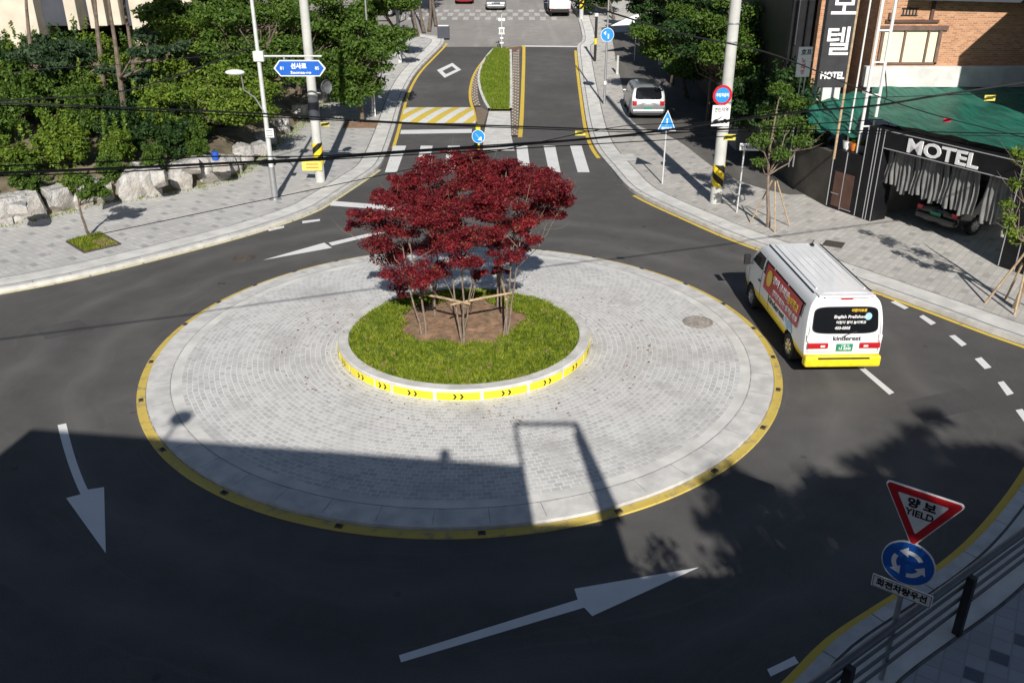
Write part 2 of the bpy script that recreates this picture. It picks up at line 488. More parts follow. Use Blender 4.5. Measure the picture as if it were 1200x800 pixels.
def text_data(body, size, extr=.004, bold=.0, align='CENTER', spacing=1.0):
    c = bpy.data.curves.new('lettering', 'FONT'); c.body = body; c.size = size; c.extrude = extr; c.offset = bold
    c.align_x = align; c.align_y = 'CENTER'; c.space_character = spacing; c.resolution_u = 3
    o = bpy.data.objects.new('lettering', c); COL.objects.link(o)
    dg = bpy.context.evaluated_depsgraph_get(); dg.update()
    me = bpy.data.meshes.new_from_object(o.evaluated_get(dg))
    bpy.data.objects.remove(o); bpy.data.curves.remove(c)
    return me
def text(body, size, m, parent, loc, name='lettering', rot=(R(90), 0, 0), extr=.004, bold=0.0, sx=1.0, sy=1.0, spacing=1.0, align='CENTER', width=None):
    me = text_data(body, size, extr, bold, align, spacing); me.materials.clear(); me.materials.append(MATS[m])
    o = bpy.data.objects.new(name, me); COL.objects.link(o); o.parent = parent; o.location = loc; o.rotation_euler = rot
    if width:
        xs = [v.co.x for v in me.vertices]; sx = width / (max(xs) - min(xs))
    o.scale = (sx, sy, 1)
    return o

def resample(poly, n):
    poly = [Vector((*p[:2], 0)) for p in poly]
    L = [0]
    for a, b in zip(poly, poly[1:]): L.append(L[-1] + (b - a).length)
    out = []; k = 0
    for i in range(n):
        d = L[-1] * i / (n - 1)
        while k < len(poly) - 2 and L[k + 1] < d: k += 1
        t = (d - L[k]) / max(1e-9, L[k + 1] - L[k]); out.append(poly[k].lerp(poly[k + 1], t))
    return out
def smoothline(poly, n, it=2):
    p = [Vector((*q[:2], 0)) for q in poly]
    for _ in range(it):
        q = [p[0]]
        for a, b in zip(p, p[1:]): q += [a.lerp(b, .25), a.lerp(b, .75)]
        q.append(p[-1]); p = q
    return resample([(v.x, v.y) for v in p], n)
def offset(line, d):
    out = []
    for i, p in enumerate(line):
        t = (line[min(i + 1, len(line) - 1)] - line[max(i - 1, 0)]).normalized()
        out.append(p + Vector((-t.y, t.x, 0)) * d)
    return out
def ribbon(mb, A, B, z, m=None, k=1, za=None):
    """sheet between two lines of the same length, lying z above the ground"""
    n = len(A); vs = []
    for a, b in zip(A, B):
        for j in range(k + 1):
            p = a.lerp(b, j / k); vs.append((p.x, p.y, zg(p.y) + z))
    fs = []
    for i in range(n - 1):
        for j in range(k):
            q = i * (k + 1) + j; fs.append((q, q + 1, q + k + 2, q + k + 1))
    # face up
    a, b, c = Vector(vs[0]), Vector(vs[1]), Vector(vs[k + 1])
    if (b - a).cross(c - a).z > 0: fs = [f for f in fs]
    else: fs = [f[::-1] for f in fs]
    return mb.add(vs, fs, m)
def riser(mb, A, z0, z1, m=None):
    n = len(A); vs = [(p.x, p.y, zg(p.y) + z0) for p in A] + [(p.x, p.y, zg(p.y) + z1) for p in A]
    return mb.add(vs, [(i, i + 1, n + i + 1, n + i) for i in range(n - 1)], m)
def flat(mb, pts, z, m=None):
    vs = [(x, y, zg(y) + z) for x, y in pts]
    area = sum(a[0] * b[1] - b[0] * a[1] for a, b in zip(vs, vs[1:] + vs[:1]))
    f = tuple(range(len(vs)))
    return mb.add(vs, [f if area > 0 else f[::-1]], m)
def px(*ps): return [G(*p) for p in ps]

# ================================================================== THE SETTING
def sheet(name, x0, x1, ys, z, m, nx=1):
    mb = MB(); vs = []; fs = []
    for y in ys:
        for i in range(nx + 1): vs.append((x0 + (x1 - x0) * i / nx, y, zg(y) + z))
    for j in range(len(ys) - 1):
        for i in range(nx):
            a = j * (nx + 1) + i; fs.append((a, a + 1, a + nx + 2, a + nx + 1))
    mb.add(vs, fs); return struct(name, mb, m)
ys = [-40, 0, 46] + [46 + i for i in range(1, 65)] + [150, 300, 900]
sheet('ground', -500, 500, ys, -.03, 'earth')
sheet('road', -45, 45, [y for y in ys if y < 68] + [67.2], 0, 'asphalt')
ys2 = [67.2] + [y for y in ys if y > 67.2 and y <= 150]
sheet('cross_street', -60, 60, ys2, .0, 'asphalt_old')
# fresher asphalt on the approach
L_px = [(0, 345.7), (100, 326), (200, 301), (300, 274.5), (370, 250), (390, 237.5), (435, 207.5), (450, 197), (460, 172.5), (471, 130), (477.5, 107.5), (490, 85), (510, 65), (524, 51)]
L_pts = [(-24, 16.5), (-18, 20.1)] + px(*L_px) + [(-5.2, 70), (-8, 71.5), (-14, 72)]
R_px = [(872, 287.5), (840, 275), (805, 259), (762, 240), (732, 224), (715, 202), (696, 180), (687, 160), (681, 120), (677, 90), (674, 60)]
R_pts = [(22, 3), (16, 13), (13.6, 17.3)] + px((1200, 407), (1150, 390), (1101, 370.5), (1051, 352.5)) + px(*R_px) + [(4.7, 67.5), (5.4, 69), (5.3, 90), (5.5, 130)]
BR_pts = [(-3, 4.6), (0, 6.0), (2.2, 7.5)] + px((916, 798), (932.5, 779), (965, 745), (1030, 704), (1095, 663.5), (1144, 621), (1199, 550)) + [(11.2, 15.8), (14, 20 - 2.2), (24, 6)]
BR_pts = BR_pts[:-2] + [(12.0, 16.0), (13.5, 14.0), (19, 5)]
Ll = offset(smoothline(L_pts, 140), .13); Rl = offset(smoothline(R_pts, 170), -.13); Bl = offset(smoothline(BR_pts, 80), -.18)

# pavements. outer edge of the left pavement is the foot of the rock wall
K_px = [(0, 270), (42, 262), (93, 249), (125, 241), (170, 236), (215, 228), (269, 215), (286, 206), (300, 192), (320, 178), (345, 155), (375, 130), (400, 110), (440, 85)]
K_pts = [(-45, 18), (-30, 22.5), (-22, 25.6)] + px(*K_px) + [(-8.6, 64), (-10, 70), (-14, 75), (-20, 78)]
Kl = smoothline(K_pts, 140)
def pavement(name, line, outer, side, m, k=10, grass=False):
    a = offset(line, side * .98)
    mb = MB(); ribbon(mb, a, outer, .12, k=k)
    return struct(name, mb, m)
pavement('pavement_left', Ll, offset(Kl, .3), 1, 'pavers_left')
RO = [(30, 12), (24, 22), (20, 30)] + [(18.5, 33)] + [(16, 36), (16, 40), (16, 50), (17, 60), (20, 75), (30, 90), (40, 130)]
Ro = resample(RO, 170)
# right pavement laid from the kerb outwards
def right_outer():
    out = []
    for i, p in enumerate(Rl):
        t = i / (len(Rl) - 1)
        y = p.y
        out.append(Vector((max(p.x + 6, 22), y + 2.0 * 0, 0)))
    return out
pavement('pavement_right', Rl, right_outer(), -1, 'pavers_right', 16)
BO = [Vector((p.x + 3.0, p.y - 14, 0)) for p in Bl]
pavement('pavement_near', Bl, BO, -1, 'pavers_near', 4)

def kerbs(name, line, side, cream=False):
    e0 = line; e1 = offset(line, side * .2); e2 = offset(line, side * .24); e3 = offset(line, side * .93); e4 = offset(line, side * .98)
    mb = MB()
    riser(mb, e0, -.01, .13, 0); ribbon(mb, e0, e1, .13, 0)
    ribbon(mb, e1, e2, .115, 2); ribbon(mb, e2, e3, .128, 1); ribbon(mb, e3, e4, .112, 2)
    # joints across the kerb stones
    d = 0
    for i in range(1, len(line) - 1):
        d += (line[i] - line[i - 1]).length
        if d > 1.0:
            d = 0; t = (line[i + 1] - line[i - 1]).normalized(); n = Vector((-t.y, t.x, 0)) * side
            a = line[i]; q = [a + n * .0, a + n * .2, a + n * .2 + t * .015, a + t * .015]
            flat(mb, [(v.x, v.y) for v in q], .1335, 2)
    return struct(name, mb, ['kerb', 'kerb_pale', 'gutter'])
kerbs('kerb_left', Ll, 1); kerbs('kerb_right', Rl, -1); kerbs('kerb_near', Bl, -1)

def yellow_edge(line, i0, i1, side, m='paint_yellow', wd=.14, gap=.06, name='edge_line'):
    seg = line[i0:i1]
    mb = MB(); ribbon(mb, offset(seg, -side * gap), offset(seg, -side * (gap + wd)), .004)
    return struct(name, mb, m)
def idx(line, y=None, x=None):
    return min(range(len(line)), key=lambda i: abs((line[i].y - y) if y is not None else (line[i].x - x)))
yellow_edge(Ll, 0, idx(Ll, y=37.3), 1, 'paint_cream', .14, .02)
yellow_edge(Ll, idx(Ll, y=40.5), idx(Ll, y=69), 1, 'paint_yellow', .16, .12)
yellow_edge(Rl, 4, idx(Rl, y=33.3), -1, 'paint_yellow', .13, .05)
yellow_edge(Rl, idx(Rl, y=38.5), idx(Rl, y=67), -1, 'paint_yellow', .18, .02)
yellow_edge(Bl, 0, len(Bl) - 1, -1, 'paint_yellow', .16, .0)

mb = MB(); yl = smoothline(px((716, 40), (722, 75), (731, 110), (738, 150), (790, 162), (838, 203), (880, 222), (925, 232)), 40)
ribbon(mb, yl, [Vector((max(p.x + 3, 19), p.y + 1, 0)) for p in yl], .126, k=6); struct('shaded_yard', mb, 'asphalt_shaded')  # darker ground sheet; shade under the trees put into its colour
# ---- the roundabout apron
def circ(r, n=180): return [(ACX + r * math.cos(2 * PI * i / n), ACY + r * math.sin(2 * PI * i / n)) for i in range(n)]
def ring(mb, r0, r1, z0, z1, n=180, c=None, m=None, a0=0, a1=2 * PI):
    cx, cy = c or (ACX, ACY); vs = []; full = abs(a1 - a0 - 2 * PI) < 1e-6
    k = n if full else n + 1
    for i in range(k):
        t = a0 + (a1 - a0) * i / n
        vs += [(cx + r0 * math.cos(t), cy + r0 * math.sin(t), z0), (cx + r1 * math.cos(t), cy + r1 * math.sin(t), z1)]
    fs = []
    for i in range(n):
        a, b = 2 * i, 2 * ((i + 1) % k)
        fs.append((a, a + 1, b + 1, b))
    return mb.add(vs, fs, m)
mb = MB()
ring(mb, AR - .19, AR - .02, .030, .026); ring(mb, AR - .02, AR, .026, -.01)
rim = struct('roundabout_rim', mb, 'paint_rim')
mb = MB()
ring(mb, AR - .215, AR - .19, .020, .020, m=2)
ring(mb, AR - .215, AR - .215, .020, .085, m=0)
ring(mb, AR - .70, AR - .215, .10, .085, m=0)
ring(mb, AR - .72, AR - .70, .096, .096, m=2)
ring(mb, AR - .95, AR - .72, .101, .100, m=1)
# reflectors bolted to the yellow rim are set after this; stones of the kerb ring have joints
for i in range(46):
    t = 2 * PI * (i + .3) / 46; c, s_ = math.cos(t), math.sin(t)
    a, b = AR - .70, AR - .29
    q = [(ACX + a * c - .008 * s_, ACY + a * s_ + .008 * c), (ACX + b * c - .008 * s_, ACY + b * s_ + .008 * c),
         (ACX + b * c + .008 * s_, ACY + b * s_ - .008 * c), (ACX + a * c + .008 * s_, ACY + a * s_ - .008 * c)]
    vs = [(q[0][0], q[0][1], .102), (q[1][0], q[1][1], .0875), (q[2][0], q[2][1], .0875), (q[3][0], q[3][1], .102)]
    mb.add(vs, [(0, 3, 2, 1)], 2)
struct('apron_kerb', mb, ['kerb', 'kerb_pale', 'joint'])
mb = MB(); mb.add([(0, 0, .16)], [])
n = 180
for k, r in enumerate((2.0, 3.0, 4.5, AR - .95)):
    z = (.16, .155, .135, .101)[k]
    mb.v += [(r * math.cos(2 * PI * i / n), r * math.sin(2 * PI * i / n), z) for i in range(n)]
for k in range(3):
    for i in range(n):
        a = 1 + k * n + i; b = 1 + k * n + (i + 1) % n; mb.f.append((a, a + n, b + n, b)); mb.mi.append(0)
ap = mb.build('apron', 'cobbles', smooth=True); ap.location = (ACX, ACY, 0); tag(ap, kind='structure')

# dark road studs let into the yellow rim
STUDS = [167, 155, 144, 133, 122, 111, 98, 84, 70, 57, 44, 31, 18, 5, 352, 339, 325, 309, 291, 272, 253, 234, 217, 199, 184]
names = {180: 'left', 90: 'far', 0: 'right', 270: 'near'}
for k, a in enumerate(STUDS):
    t = R(a + 3)
    mb = MB(); mb.box((0, 0, .0), (.09, .13, .03)); mb.box((0, 0, .018), (.05, .08, .008), m=1)
    o = mb.build('road_stud', ['iron', 'rubber'], bevel=.008)
    o.location = (ACX + (AR - .10) * math.cos(t), ACY + (AR - .10) * math.sin(t), .036); o.rotation_euler = (0, 0, t)
    tag(o, 'small dark reflector stud on the yellow rim of the roundabout', 'road stud', 'reflector studs round the yellow rim of the roundabout')

mb = MB()
for q in (((40, 385), (92, 374), (112, 386), (54, 398)), ((1060, 470), (1130, 455), (1158, 476), (1082, 494)), ((560, 118 + 130), (600, 246), (604, 254), (562, 257))):
    flat(mb, px(*q), .0025)
struct('asphalt_patches', mb, 'asphalt_shaded2')
# ---- markings
def marking(name, quads, m='paint_white', z=.005):
    mb = MB()
    for q in quads:
        pts = px(*q) if len(q[0]) == 2 else q
        flat(mb, pts, z)
    return struct(name, mb, m)
marking('road_arrow', [[(467.5, 767.5), (677, 702.3), (684.6, 711.7), (470, 775.8)], [(673, 689.6), (819, 664.6), (694, 721.7), (684.6, 711.7), (677, 702.3)]])
def bez(a, b, c, n=8): return [((1 - t) ** 2 * a[0] + 2 * t * (1 - t) * b[0] + t * t * c[0], (1 - t) ** 2 * a[1] + 2 * t * (1 - t) * b[1] + t * t * c[1]) for t in [i / n for i in range(n + 1)]]
lft = bez((67.5, 498), (78, 545), (94.5, 579)); rgt = bez((77.6, 496), (88, 543), (103, 573.5))
quads = [[lft[i], lft[i + 1], rgt[i + 1], rgt[i]] for i in range(8)]
marking('road_arrow', quads + [[(77.6, 583.5), (94.5, 579), (103, 573.5), (122, 570.6), (124, 648)]])
marking('road_arrow', [[(385, 284.6), (389, 288), (452, 272.5), (450, 269.5)], [(308, 305), (380, 284.5), (389, 290.5)]])
marking('give_way_line', [[(390, 235.6), (470, 242), (468, 247), (386.5, 241)]])
marking('edge_dash', [[(354, 259.2), (375, 256.8), (375, 259), (354.5, 262)], [(314, 268.5), (333, 264.7), (333, 267), (315, 271)]])
marking('lane_line', [[(1004.5, 430), (1010, 428.5), (1048, 460), (1042, 462.5)]])
dq = [[(1043.5, 354), (1049, 352.5), (1065, 360.5), (1060, 362.5)], [(1077, 371), (1082, 369), (1097, 378.5), (1091, 381)], [(1112, 393.5), (1119, 392.5), (1133, 403.5), (1127, 406)],
      [(1142, 420.5), (1150, 418.5), (1162, 430.5), (1154, 432.5)], [(1169, 448), (1176, 446.5), (1188, 461), (1180, 463.5)], [(1190, 480.5), (1198, 479), (1210, 495), (1202, 497)], [(1207, 510), (1214, 509), (1224, 526), (1217, 528)],
      [(899, 784), (931, 768.5), (936, 776.5), (903, 792.5)]]
marking('exit_dash', dq)
# crossing
st = [[(461, 171), (476, 171), (465, 202), (451, 202)]]
for x in (493, 525): st.append([(x, 171), (x + 14, 171), (x + 8, 202), (x - 6, 202)])
st += [[(605, 171), (618, 171), (622, 202), (608, 202)], [(637, 171), (650.5, 171), (657, 202), (643.5, 202)], [(668, 171), (681.5, 171), (691, 202), (677, 202)]]
marking('zebra_crossing', st)
marking('stop_line', [[(470, 152.6), (553, 151.3), (553, 156), (469, 157.3)]])
marking('stop_line', [[(612, 53.6), (678, 54.4), (678, 55.6), (612, 54.9)]])
marking('lane_symbol', [[(512, 82.5), (530, 74), (533, 76), (516.5, 84.5)], [(530, 74), (540.5, 82), (536, 83), (528, 76.5)], [(540.5, 82), (521, 91.5), (519.5, 88.6), (535, 81.5)], [(521, 91.5), (512, 82.5), (517, 82), (524, 88.5)]])
# speed hump: white ground with slanting yellow bars
hb = [(474.5, 126), (554, 126), (557.5, 144.5), (470, 144.5)]
def lerp2(a, b, t): return (a[0] + (b[0] - a[0]) * t, a[1] + (b[1] - a[1]) * t)
nb = 4
mbw = MB(); Ys0 = G(474, 126)[1]; Ys1 = G(474, 144.5)[1]
def hump(t): return .07 * math.sin(PI * min(1, max(0, t)))
xa0, xa1 = G(474.5, 126)[0], G(554, 126)[0]; xb0, xb1 = G(470, 144.5)[0], G(557.5, 144.5)[0]
NXH, NYH = 44, 10
vs = []
for j in range(NYH + 1):
    t = j / NYH; y = Ys1 + (Ys0 - Ys1) * t
    for i in range(NXH + 1):
        u = i / NXH; x = (xb0 + (xb1 - xb0) * u) * (1 - t) + (xa0 + (xa1 - xa0) * u) * t
        vs.append((x, y, zg(y) + .006 + hump(t)))
def humpmat():
    s = NT('hump_paint', .6, .4)
    uv = s.n('SeparateXYZ'); s.l(s.tc.outputs['Object'], uv.inputs[0])
    k = s.math('ADD', uv.outputs[0], s.math('MULTIPLY', uv.outputs[1], -.30))
    fr = s.math('FRACT', s.math('DIVIDE', k, .98))
    y = s.math('LESS_THAN', fr, .5)
    c = s.mix(y, (.72, .72, .70), (.66, .50, .07))
    c = s.mix(s.ramp(s.noise(6, 6), (0, 0, 0), (.6, .6, .6), .58, .75), c, (.25, .24, .22)); s.col(c)
humpmat()
mbw.add(vs, [(j * (NXH + 1) + i, j * (NXH + 1) + i + 1, (j + 1) * (NXH + 1) + i + 1, (j + 1) * (NXH + 1) + i) for j in range(NYH) for i in range(NXH)])
struct('speed_hump', mbw, 'hump_paint', smooth=True)
# faded crossing on the far street, in two rows of blocks
mb = MB(); rnd = random.Random(4)
for r0, (ya, yb) in enumerate(((76.4, 77.6), (78.0, 79.2), (79.6, 80.6))):
    for i in range(15):
        x = -9.6 + i * .92 + (r0 % 2) * .46
        flat(mb, [(x, ya), (x + .46, ya), (x + .46, yb), (x, yb)], .006, 0)
struct('far_crossing', mb, 'paint_faded')

# ---- traffic island on the approach
isl_l = [(612, 54), (596, 55.5), (583, 58.5), (570, 66), (561, 76), (553, 89), (549, 105), (549.5, 118), (552, 126), (557, 143)]
isl_r = [(616, 54), (616, 70), (615.5, 90), (615, 110), (614, 140), (612.5, 161)]
A = smoothline(px(*isl_l), 50); B = smoothline(px(*isl_r), 50)
mb = MB(); ribbon(mb, A, offset(A, .17), .006); ribbon(mb, offset(B, -.24), offset(B, -.02), .006)
struct('island_edge_line', mb, 'paint_yellow')
gr_l = px((580, 60), (570, 71), (565, 82), (562, 94), (564, 108), (569, 121), (575, 131)); gr_r = px((597, 61.5), (597.5, 80), (597.5, 100), (597.5, 115), (597, 131))
GL = smoothline(gr_l, 30); GRl = smoothline(gr_r, 30)
mb = MB()   # low kerb round the planting
for ln, sd_ in ((GL, -1), (GRl, 1)):
    o_ = offset(ln, sd_ * .16); riser(mb, ln, .0, .2); riser(mb, o_, .0, .2); ribbon(mb, ln, o_, .2)
e = [GL[-1], GRl[-1]]; 
struct('island_kerb', mb, 'kerb_pale')
mb = MB(); ribbon(mb, GL, GRl, .14, k=4); struct('island_soil', mb, 'soil')
# cobble strips, brown with white setts, both sides of the planting
mb = MB()
c0 = smoothline(px((585, 60), (573, 66), (563.5, 77), (556, 89), (552.3, 105), (552.8, 118), (556, 126)), 46); c1 = smoothline(px((588, 60), (578, 67.5), (568.5, 78), (561, 91), (559.5, 105), (560.5, 118), (563.5, 126)), 46)
d0 = smoothline(px((601, 64), (600.5, 90), (599.5, 120), (599, 161)), 60); d1 = smoothline(px((608.5, 60), (609, 90), (608.5, 120), (607, 161)), 60)
for a_, b_ in ((c0, c1), (d0, d1)):
    ribbon(mb, a_, b_, .09, 0)
    for i in range(len(a_) - 1):
        for j in range(3):
            t0, t1 = j / 3 + .05, j / 3 + .27
            if (i + j) % 2: continue
            p, q, r_, s_ = a_[i].lerp(b_[i], t0), a_[i].lerp(b_[i], t1), a_[i].lerp(a_[i + 1], .62).lerp(b_[i].lerp(b_[i + 1], .62), t1), a_[i].lerp(a_[i + 1], .62).lerp(b_[i].lerp(b_[i + 1], .62), t0)
            flat(mb, [(v.x, v.y) for v in (p, q, r_, s_)], .102, 1)
struct('island_cobbles', mb, ['cobble_brown', 'cobble_white'])
mb = MB()
pad_l = smoothline(px((573, 131.5), (570, 145), (566.5, 160), (566, 178)), 20); pad_r = smoothline(px((598, 131.5), (598.5, 145), (599, 160), (603, 178)), 20)
ribbon(mb, pad_l, pad_r, .05); riser(mb, pad_l, -.01, .05); riser(mb, pad_r, -.01, .05)
struct('island_pad', mb, 'kerb_pale')
mb = MB(); q0 = px((557, 126.5), (563, 126.5), (572, 131.5), (566, 150), (560, 150)); flat(mb, q0, .05); struct('island_patch', mb, 'cobble_brown')
mb = MB(); flat(mb, px((588, 60), (597, 56.5), (611, 55), (609, 66), (600, 66), (597, 61)), .05); struct('island_tip', mb, 'roof_brown')

# grass blades: thin upright leaves scattered in a region
def blades(name, pts, hmin, hmax, wd, m, seed=1, lean=.5):
    rg = np.random.default_rng(seed); n = len(pts); pts = np.array(pts)
    a = rg.uniform(0, 2 * PI, n); h = rg.uniform(hmin, hmax, n) * (.75 + .5 * (.5 + .5 * np.sin(pts[:, 0] * 3.1 + 1.7 * np.sin(pts[:, 1] * 2.3)) * np.cos(pts[:, 1] * 2.7))); ln = rg.uniform(-lean, lean, (n, 2)) * h[:, None]
    dx = np.c_[np.cos(a), np.sin(a)] * wd / 2
    v = np.empty((n, 3, 3))
    v[:, 0, :2] = pts[:, :2] - dx; v[:, 1, :2] = pts[:, :2] + dx; v[:, 2, :2] = pts[:, :2] + ln
    v[:, :2, 2] = pts[:, 2:3]; v[:, 2, 2] = pts[:, 2] + h
    return trimesh(name, v.reshape(-1, 3), 3, m)
def trimesh(name, V, k, m, smooth=False):
    me = bpy.data.meshes.new(name); n = len(V) // k
    me.vertices.add(len(V)); me.vertices.foreach_set('co', V.astype(np.float32).ravel())
    me.loops.add(len(V)); me.loops.foreach_set('vertex_index', np.arange(len(V), dtype=np.int32))
    me.polygons.add(n); me.polygons.foreach_set('loop_start', np.arange(0, len(V), k, dtype=np.int32))
    me.polygons.foreach_set('loop_total', np.full(n, k, dtype=np.int32))
    me.update(calc_edges=True); me.materials.append(MATS[m] if isinstance(m, str) else m)
    return me
def link(name, me, parent=None):
    o = bpy.data.objects.new(name, me); COL.objects.link(o)
    if parent: o.parent = parent
    return o
rg = np.random.default_rng(5)
pts = []
for _ in range(26000):
    i = rg.uniform(0, 28.99); k = int(i); t = i - k; u = rg.uniform(.02, .98)
    a = GL[k].lerp(GL[k + 1], t); b = GRl[k].lerp(GRl[k + 1], t); p = a.lerp(b, u)
    pts.append((p.x, p.y, zg(p.y) + .14))
o = link('lawn', blades('lawn', pts, .12, .24, .05, 'leaf_grass', 3)); tag(o, 'bright green grass on the long traffic island', 'grass', kind='stuff')

# ---- planter in the middle of the roundabout
pl = thing('planter_kerb', 'round pale kerb with yellow chevron band round the maple bed', 'planter', (ACX, ACY, 0))
mb = MB(); PR = 3.0
prof = [(PR, .10), (PR, .40), (PR - .02, .425), (PR - .24, .43), (PR - .26, .40), (PR - .26, .15)]
mb.lathe(prof, 120); mb.build('ring', 'kerb', pl, smooth=True)
# yellow band: separate plates round the near half
segs = [(-171, -160), (-158.5, -146), (-144.5, -128), (-127, -119), (-117.5, -100), (-98.5, -81), (-79.5, -61), (-59.5, -42), (-40.5, -24), (-22.5, -8), (-6, 4)]
for a0, a1 in segs:
    mb = MB(); n_ = 10
    for r_ in ((PR + .012,)):
        pass
    vs = []
    for i in range(n_ + 1):
        t = R(a0 + (a1 - a0) * i / n_)
        for r_, z in ((PR + .002, .18), (PR + .014, .18), (PR + .014, .355), (PR + .002, .355)):
            vs.append((r_ * math.cos(t), r_ * math.sin(t), z))
    fs = [(4 * i + j, 4 * i + 4 + j, 4 * i + 4 + (j + 1) % 4, 4 * i + (j + 1) % 4) for i in range(n_) for j in range(4)] + [(0, 1, 2, 3), (4 * n_ + 3, 4 * n_ + 2, 4 * n_ + 1, 4 * n_)]
    mb.add(vs, fs); pb = mb.build('yellow_plate', 'bright_yellow', pl)
    mb = MB()
    ca = R((a0 + a1) / 2)
    for k in (-1, 1):
        cc = ca + k * .024
        # chevron pointing to the right seen from outside (counter-clockwise)
        def q(du, z): 
            t = cc + du / PR; r_ = PR + .017; return (r_ * math.cos(t), r_ * math.sin(t), z)
        for (z0, z1) in ((.205, .2675), (.33, .2675)):
            mb.add([q(-.045, z0), q(.0, z0), q(.045, z1), q(.0, z1)], [(0, 1, 2, 3)])
    mb.build('chevron', 'ink', pb)
SCX, SCY, SR = -.12, .62, 1.55        # bare soil, seen from the planter's centre
mb = MB(); rings = [(0, .46), (.8, .45), (1.5, .42), (2.2, .36), (PR - .26, .34)]
rr = random.Random(8); NN = 60
mb.add([(0, 0, .46)], [])
for r_, z in rings[1:]:
    for i in range(NN): mb.v.append((r_ * math.cos(2 * PI * i / NN), r_ * math.sin(2 * PI * i / NN), z + rr.uniform(-.025, .025)))
for i in range(NN): mb.f.append((0, 1 + i, 1 + (i + 1) % NN)); mb.mi.append(0)
for k in range(3):
    for i in range(NN):
        a = 1 + k * NN + i; b = 1 + k * NN + (i + 1) % NN; mb.f.append((a, a + NN, b + NN, b)); mb.mi.append(0)
o = mb.build('soil_bed', 'soil', smooth=True); o.location = (ACX, ACY, 0); tag(o, kind='structure')
rg = np.random.default_rng(9); pts = []
while len(pts) < 70000:
    a = rg.uniform(0, 2 * PI); r_ = math.sqrt(rg.uniform(0, 1)) * (PR - .24)
    x, y = r_ * math.cos(a), r_ * math.sin(a)
    ang = math.atan2(y - SCY, x - SCX); d = math.hypot((x - SCX) / 1.08, (y - SCY) / 1.0)
    lim = SR * .93 + .10 * math.sin(ang * 5 + 1) + .07 * math.sin(ang * 11) + rg.normal(0, .05)
    if d < lim: continue
    edge = min(1, max(0, (PR - .22 - r_) / .25)); 
    z = .33 + .10 * edge
    pts.append((x + ACX, y + ACY, z))
o = link('ground_cover', blades('ground_cover', pts, .04, .12, .035, 'leaf_hedge', 4, .9)); tag(o, 'clipped yellow green ground cover round the maples', 'ground cover', kind='stuff')
# pebbles on the soil
mb = MB()
for i in range(160):
    a = rr.uniform(0, 2 * PI); r_ = SR * math.sqrt(rr.random()) * .92
    mb.blob((ACX + SCX + r_ * math.cos(a), ACY + SCY + r_ * math.sin(a), .44), rr.uniform(.02, .045), rr.uniform(.02, .045), .02, 1, .4, 2, i)
tag(mb.build('soil_clods', 'earth', smooth=False), 'small clods lying on the bare soil under the maples', 'soil clods', kind='stuff')

# ================================================================== TREES AND PLANTS
def leafcloud(name, clumps, n, size, m, seed=1, flat_=.6, bend=0.0):
    """clumps: (x,y,z,rx,ry,rz); rhombic leaves turned every way, denser to the outside of each clump"""
    rg = np.random.default_rng(seed); C_ = np.array(clumps)
    wts = (C_[:, 3] * C_[:, 4] * np.maximum(C_[:, 5], .3)) ** .8; wts /= wts.sum()
    ix = rg.choice(len(C_), n, p=wts)
    d = rg.normal(size=(n, 3)); d /= np.linalg.norm(d, axis=1)[:, None]
    r = rg.uniform(0, 1, n) ** .45 * (1 + rg.normal(0, .10, n))
    c = C_[ix, :3] + d * r[:, None] * C_[ix, 3:6]
    # leaf axes: mostly lying flat and drooping outwards
    nrm = rg.normal(size=(n, 3)) * (1 - flat_) + np.array([0, 0, 1.0]) * flat_ + d * .35
    nrm /= np.linalg.norm(nrm, axis=1)[:, None]
    a = np.cross(nrm, rg.normal(size=(n, 3))); a /= np.linalg.norm(a, axis=1)[:, None]
    b = np.cross(nrm, a); s = (size * rg.uniform(.6, 1.35, n))[:, None]
    V = np.stack([c - a * s, c - b * s * .5, c + a * s, c + b * s * .5], 1)
    return trimesh(name, V.reshape(-1, 3), 4, m)
def branches(mb, base, clumps, r0, seed=1, fork=.35, bend=.15, n=6, lead=None):
    """a leader and limbs that reach into every clump"""
    rnd = random.Random(seed); base = Vector(base)
    cs = [Vector(c[:3]) for c in clumps]
    top = max(cs, key=lambda c: c.z) if lead is None else Vector(lead)
    path = []; K = 9
    off = Vector((rnd.uniform(-1, 1), rnd.uniform(-1, 1), 0)) * bend
    for i in range(K):
        t = i / (K - 1); p = base.lerp(top, t) + off * math.sin(PI * t) * (top - base).length * .3 + Vector((rnd.uniform(-1, 1), rnd.uniform(-1, 1), 0)) * .03
        path.append(p)
    path[0] = base
    mb.tube(path, [r0 * (1 - .8 * i / (K - 1)) * (1.25 if i == 0 else 1) for i in range(K)], n)
    H = (top - base).z
    for c in cs:
        if (c - top).length < .2: continue
        h = max(fork, min(.9, (c.z - base.z) / max(H, .1) * .75 - rnd.uniform(.05, .2)))
        k = h * (K - 1); i = int(k); s = path[i].lerp(path[min(i + 1, K - 1)], k - i)
        d = c - s; mid = s + d * .5 + Vector((0, 0, -.12 * d.length)) + Vector((rnd.uniform(-1, 1), rnd.uniform(-1, 1), rnd.uniform(-.5, .5))) * .12 * d.length
        rs = r0 * (1 - .8 * h) * .6
        pts = [s, s.lerp(mid, .5) + d * .02, mid, mid.lerp(c, .5) + Vector((0, 0, .03)), c]
        mb.tube(pts, [rs, rs * .85, rs * .65, rs * .45, rs * .2], max(4, n - 1))
        for q in range(3):
            e = c + Vector((rnd.uniform(-1, 1), rnd.uniform(-1, 1), rnd.uniform(-.3, .8))) * .45 * min(1.2, d.length)
            mb.tube([mid.lerp(c, .5), mid.lerp(e, .75), e], [rs * .4, rs * .28, rs * .1], 4)
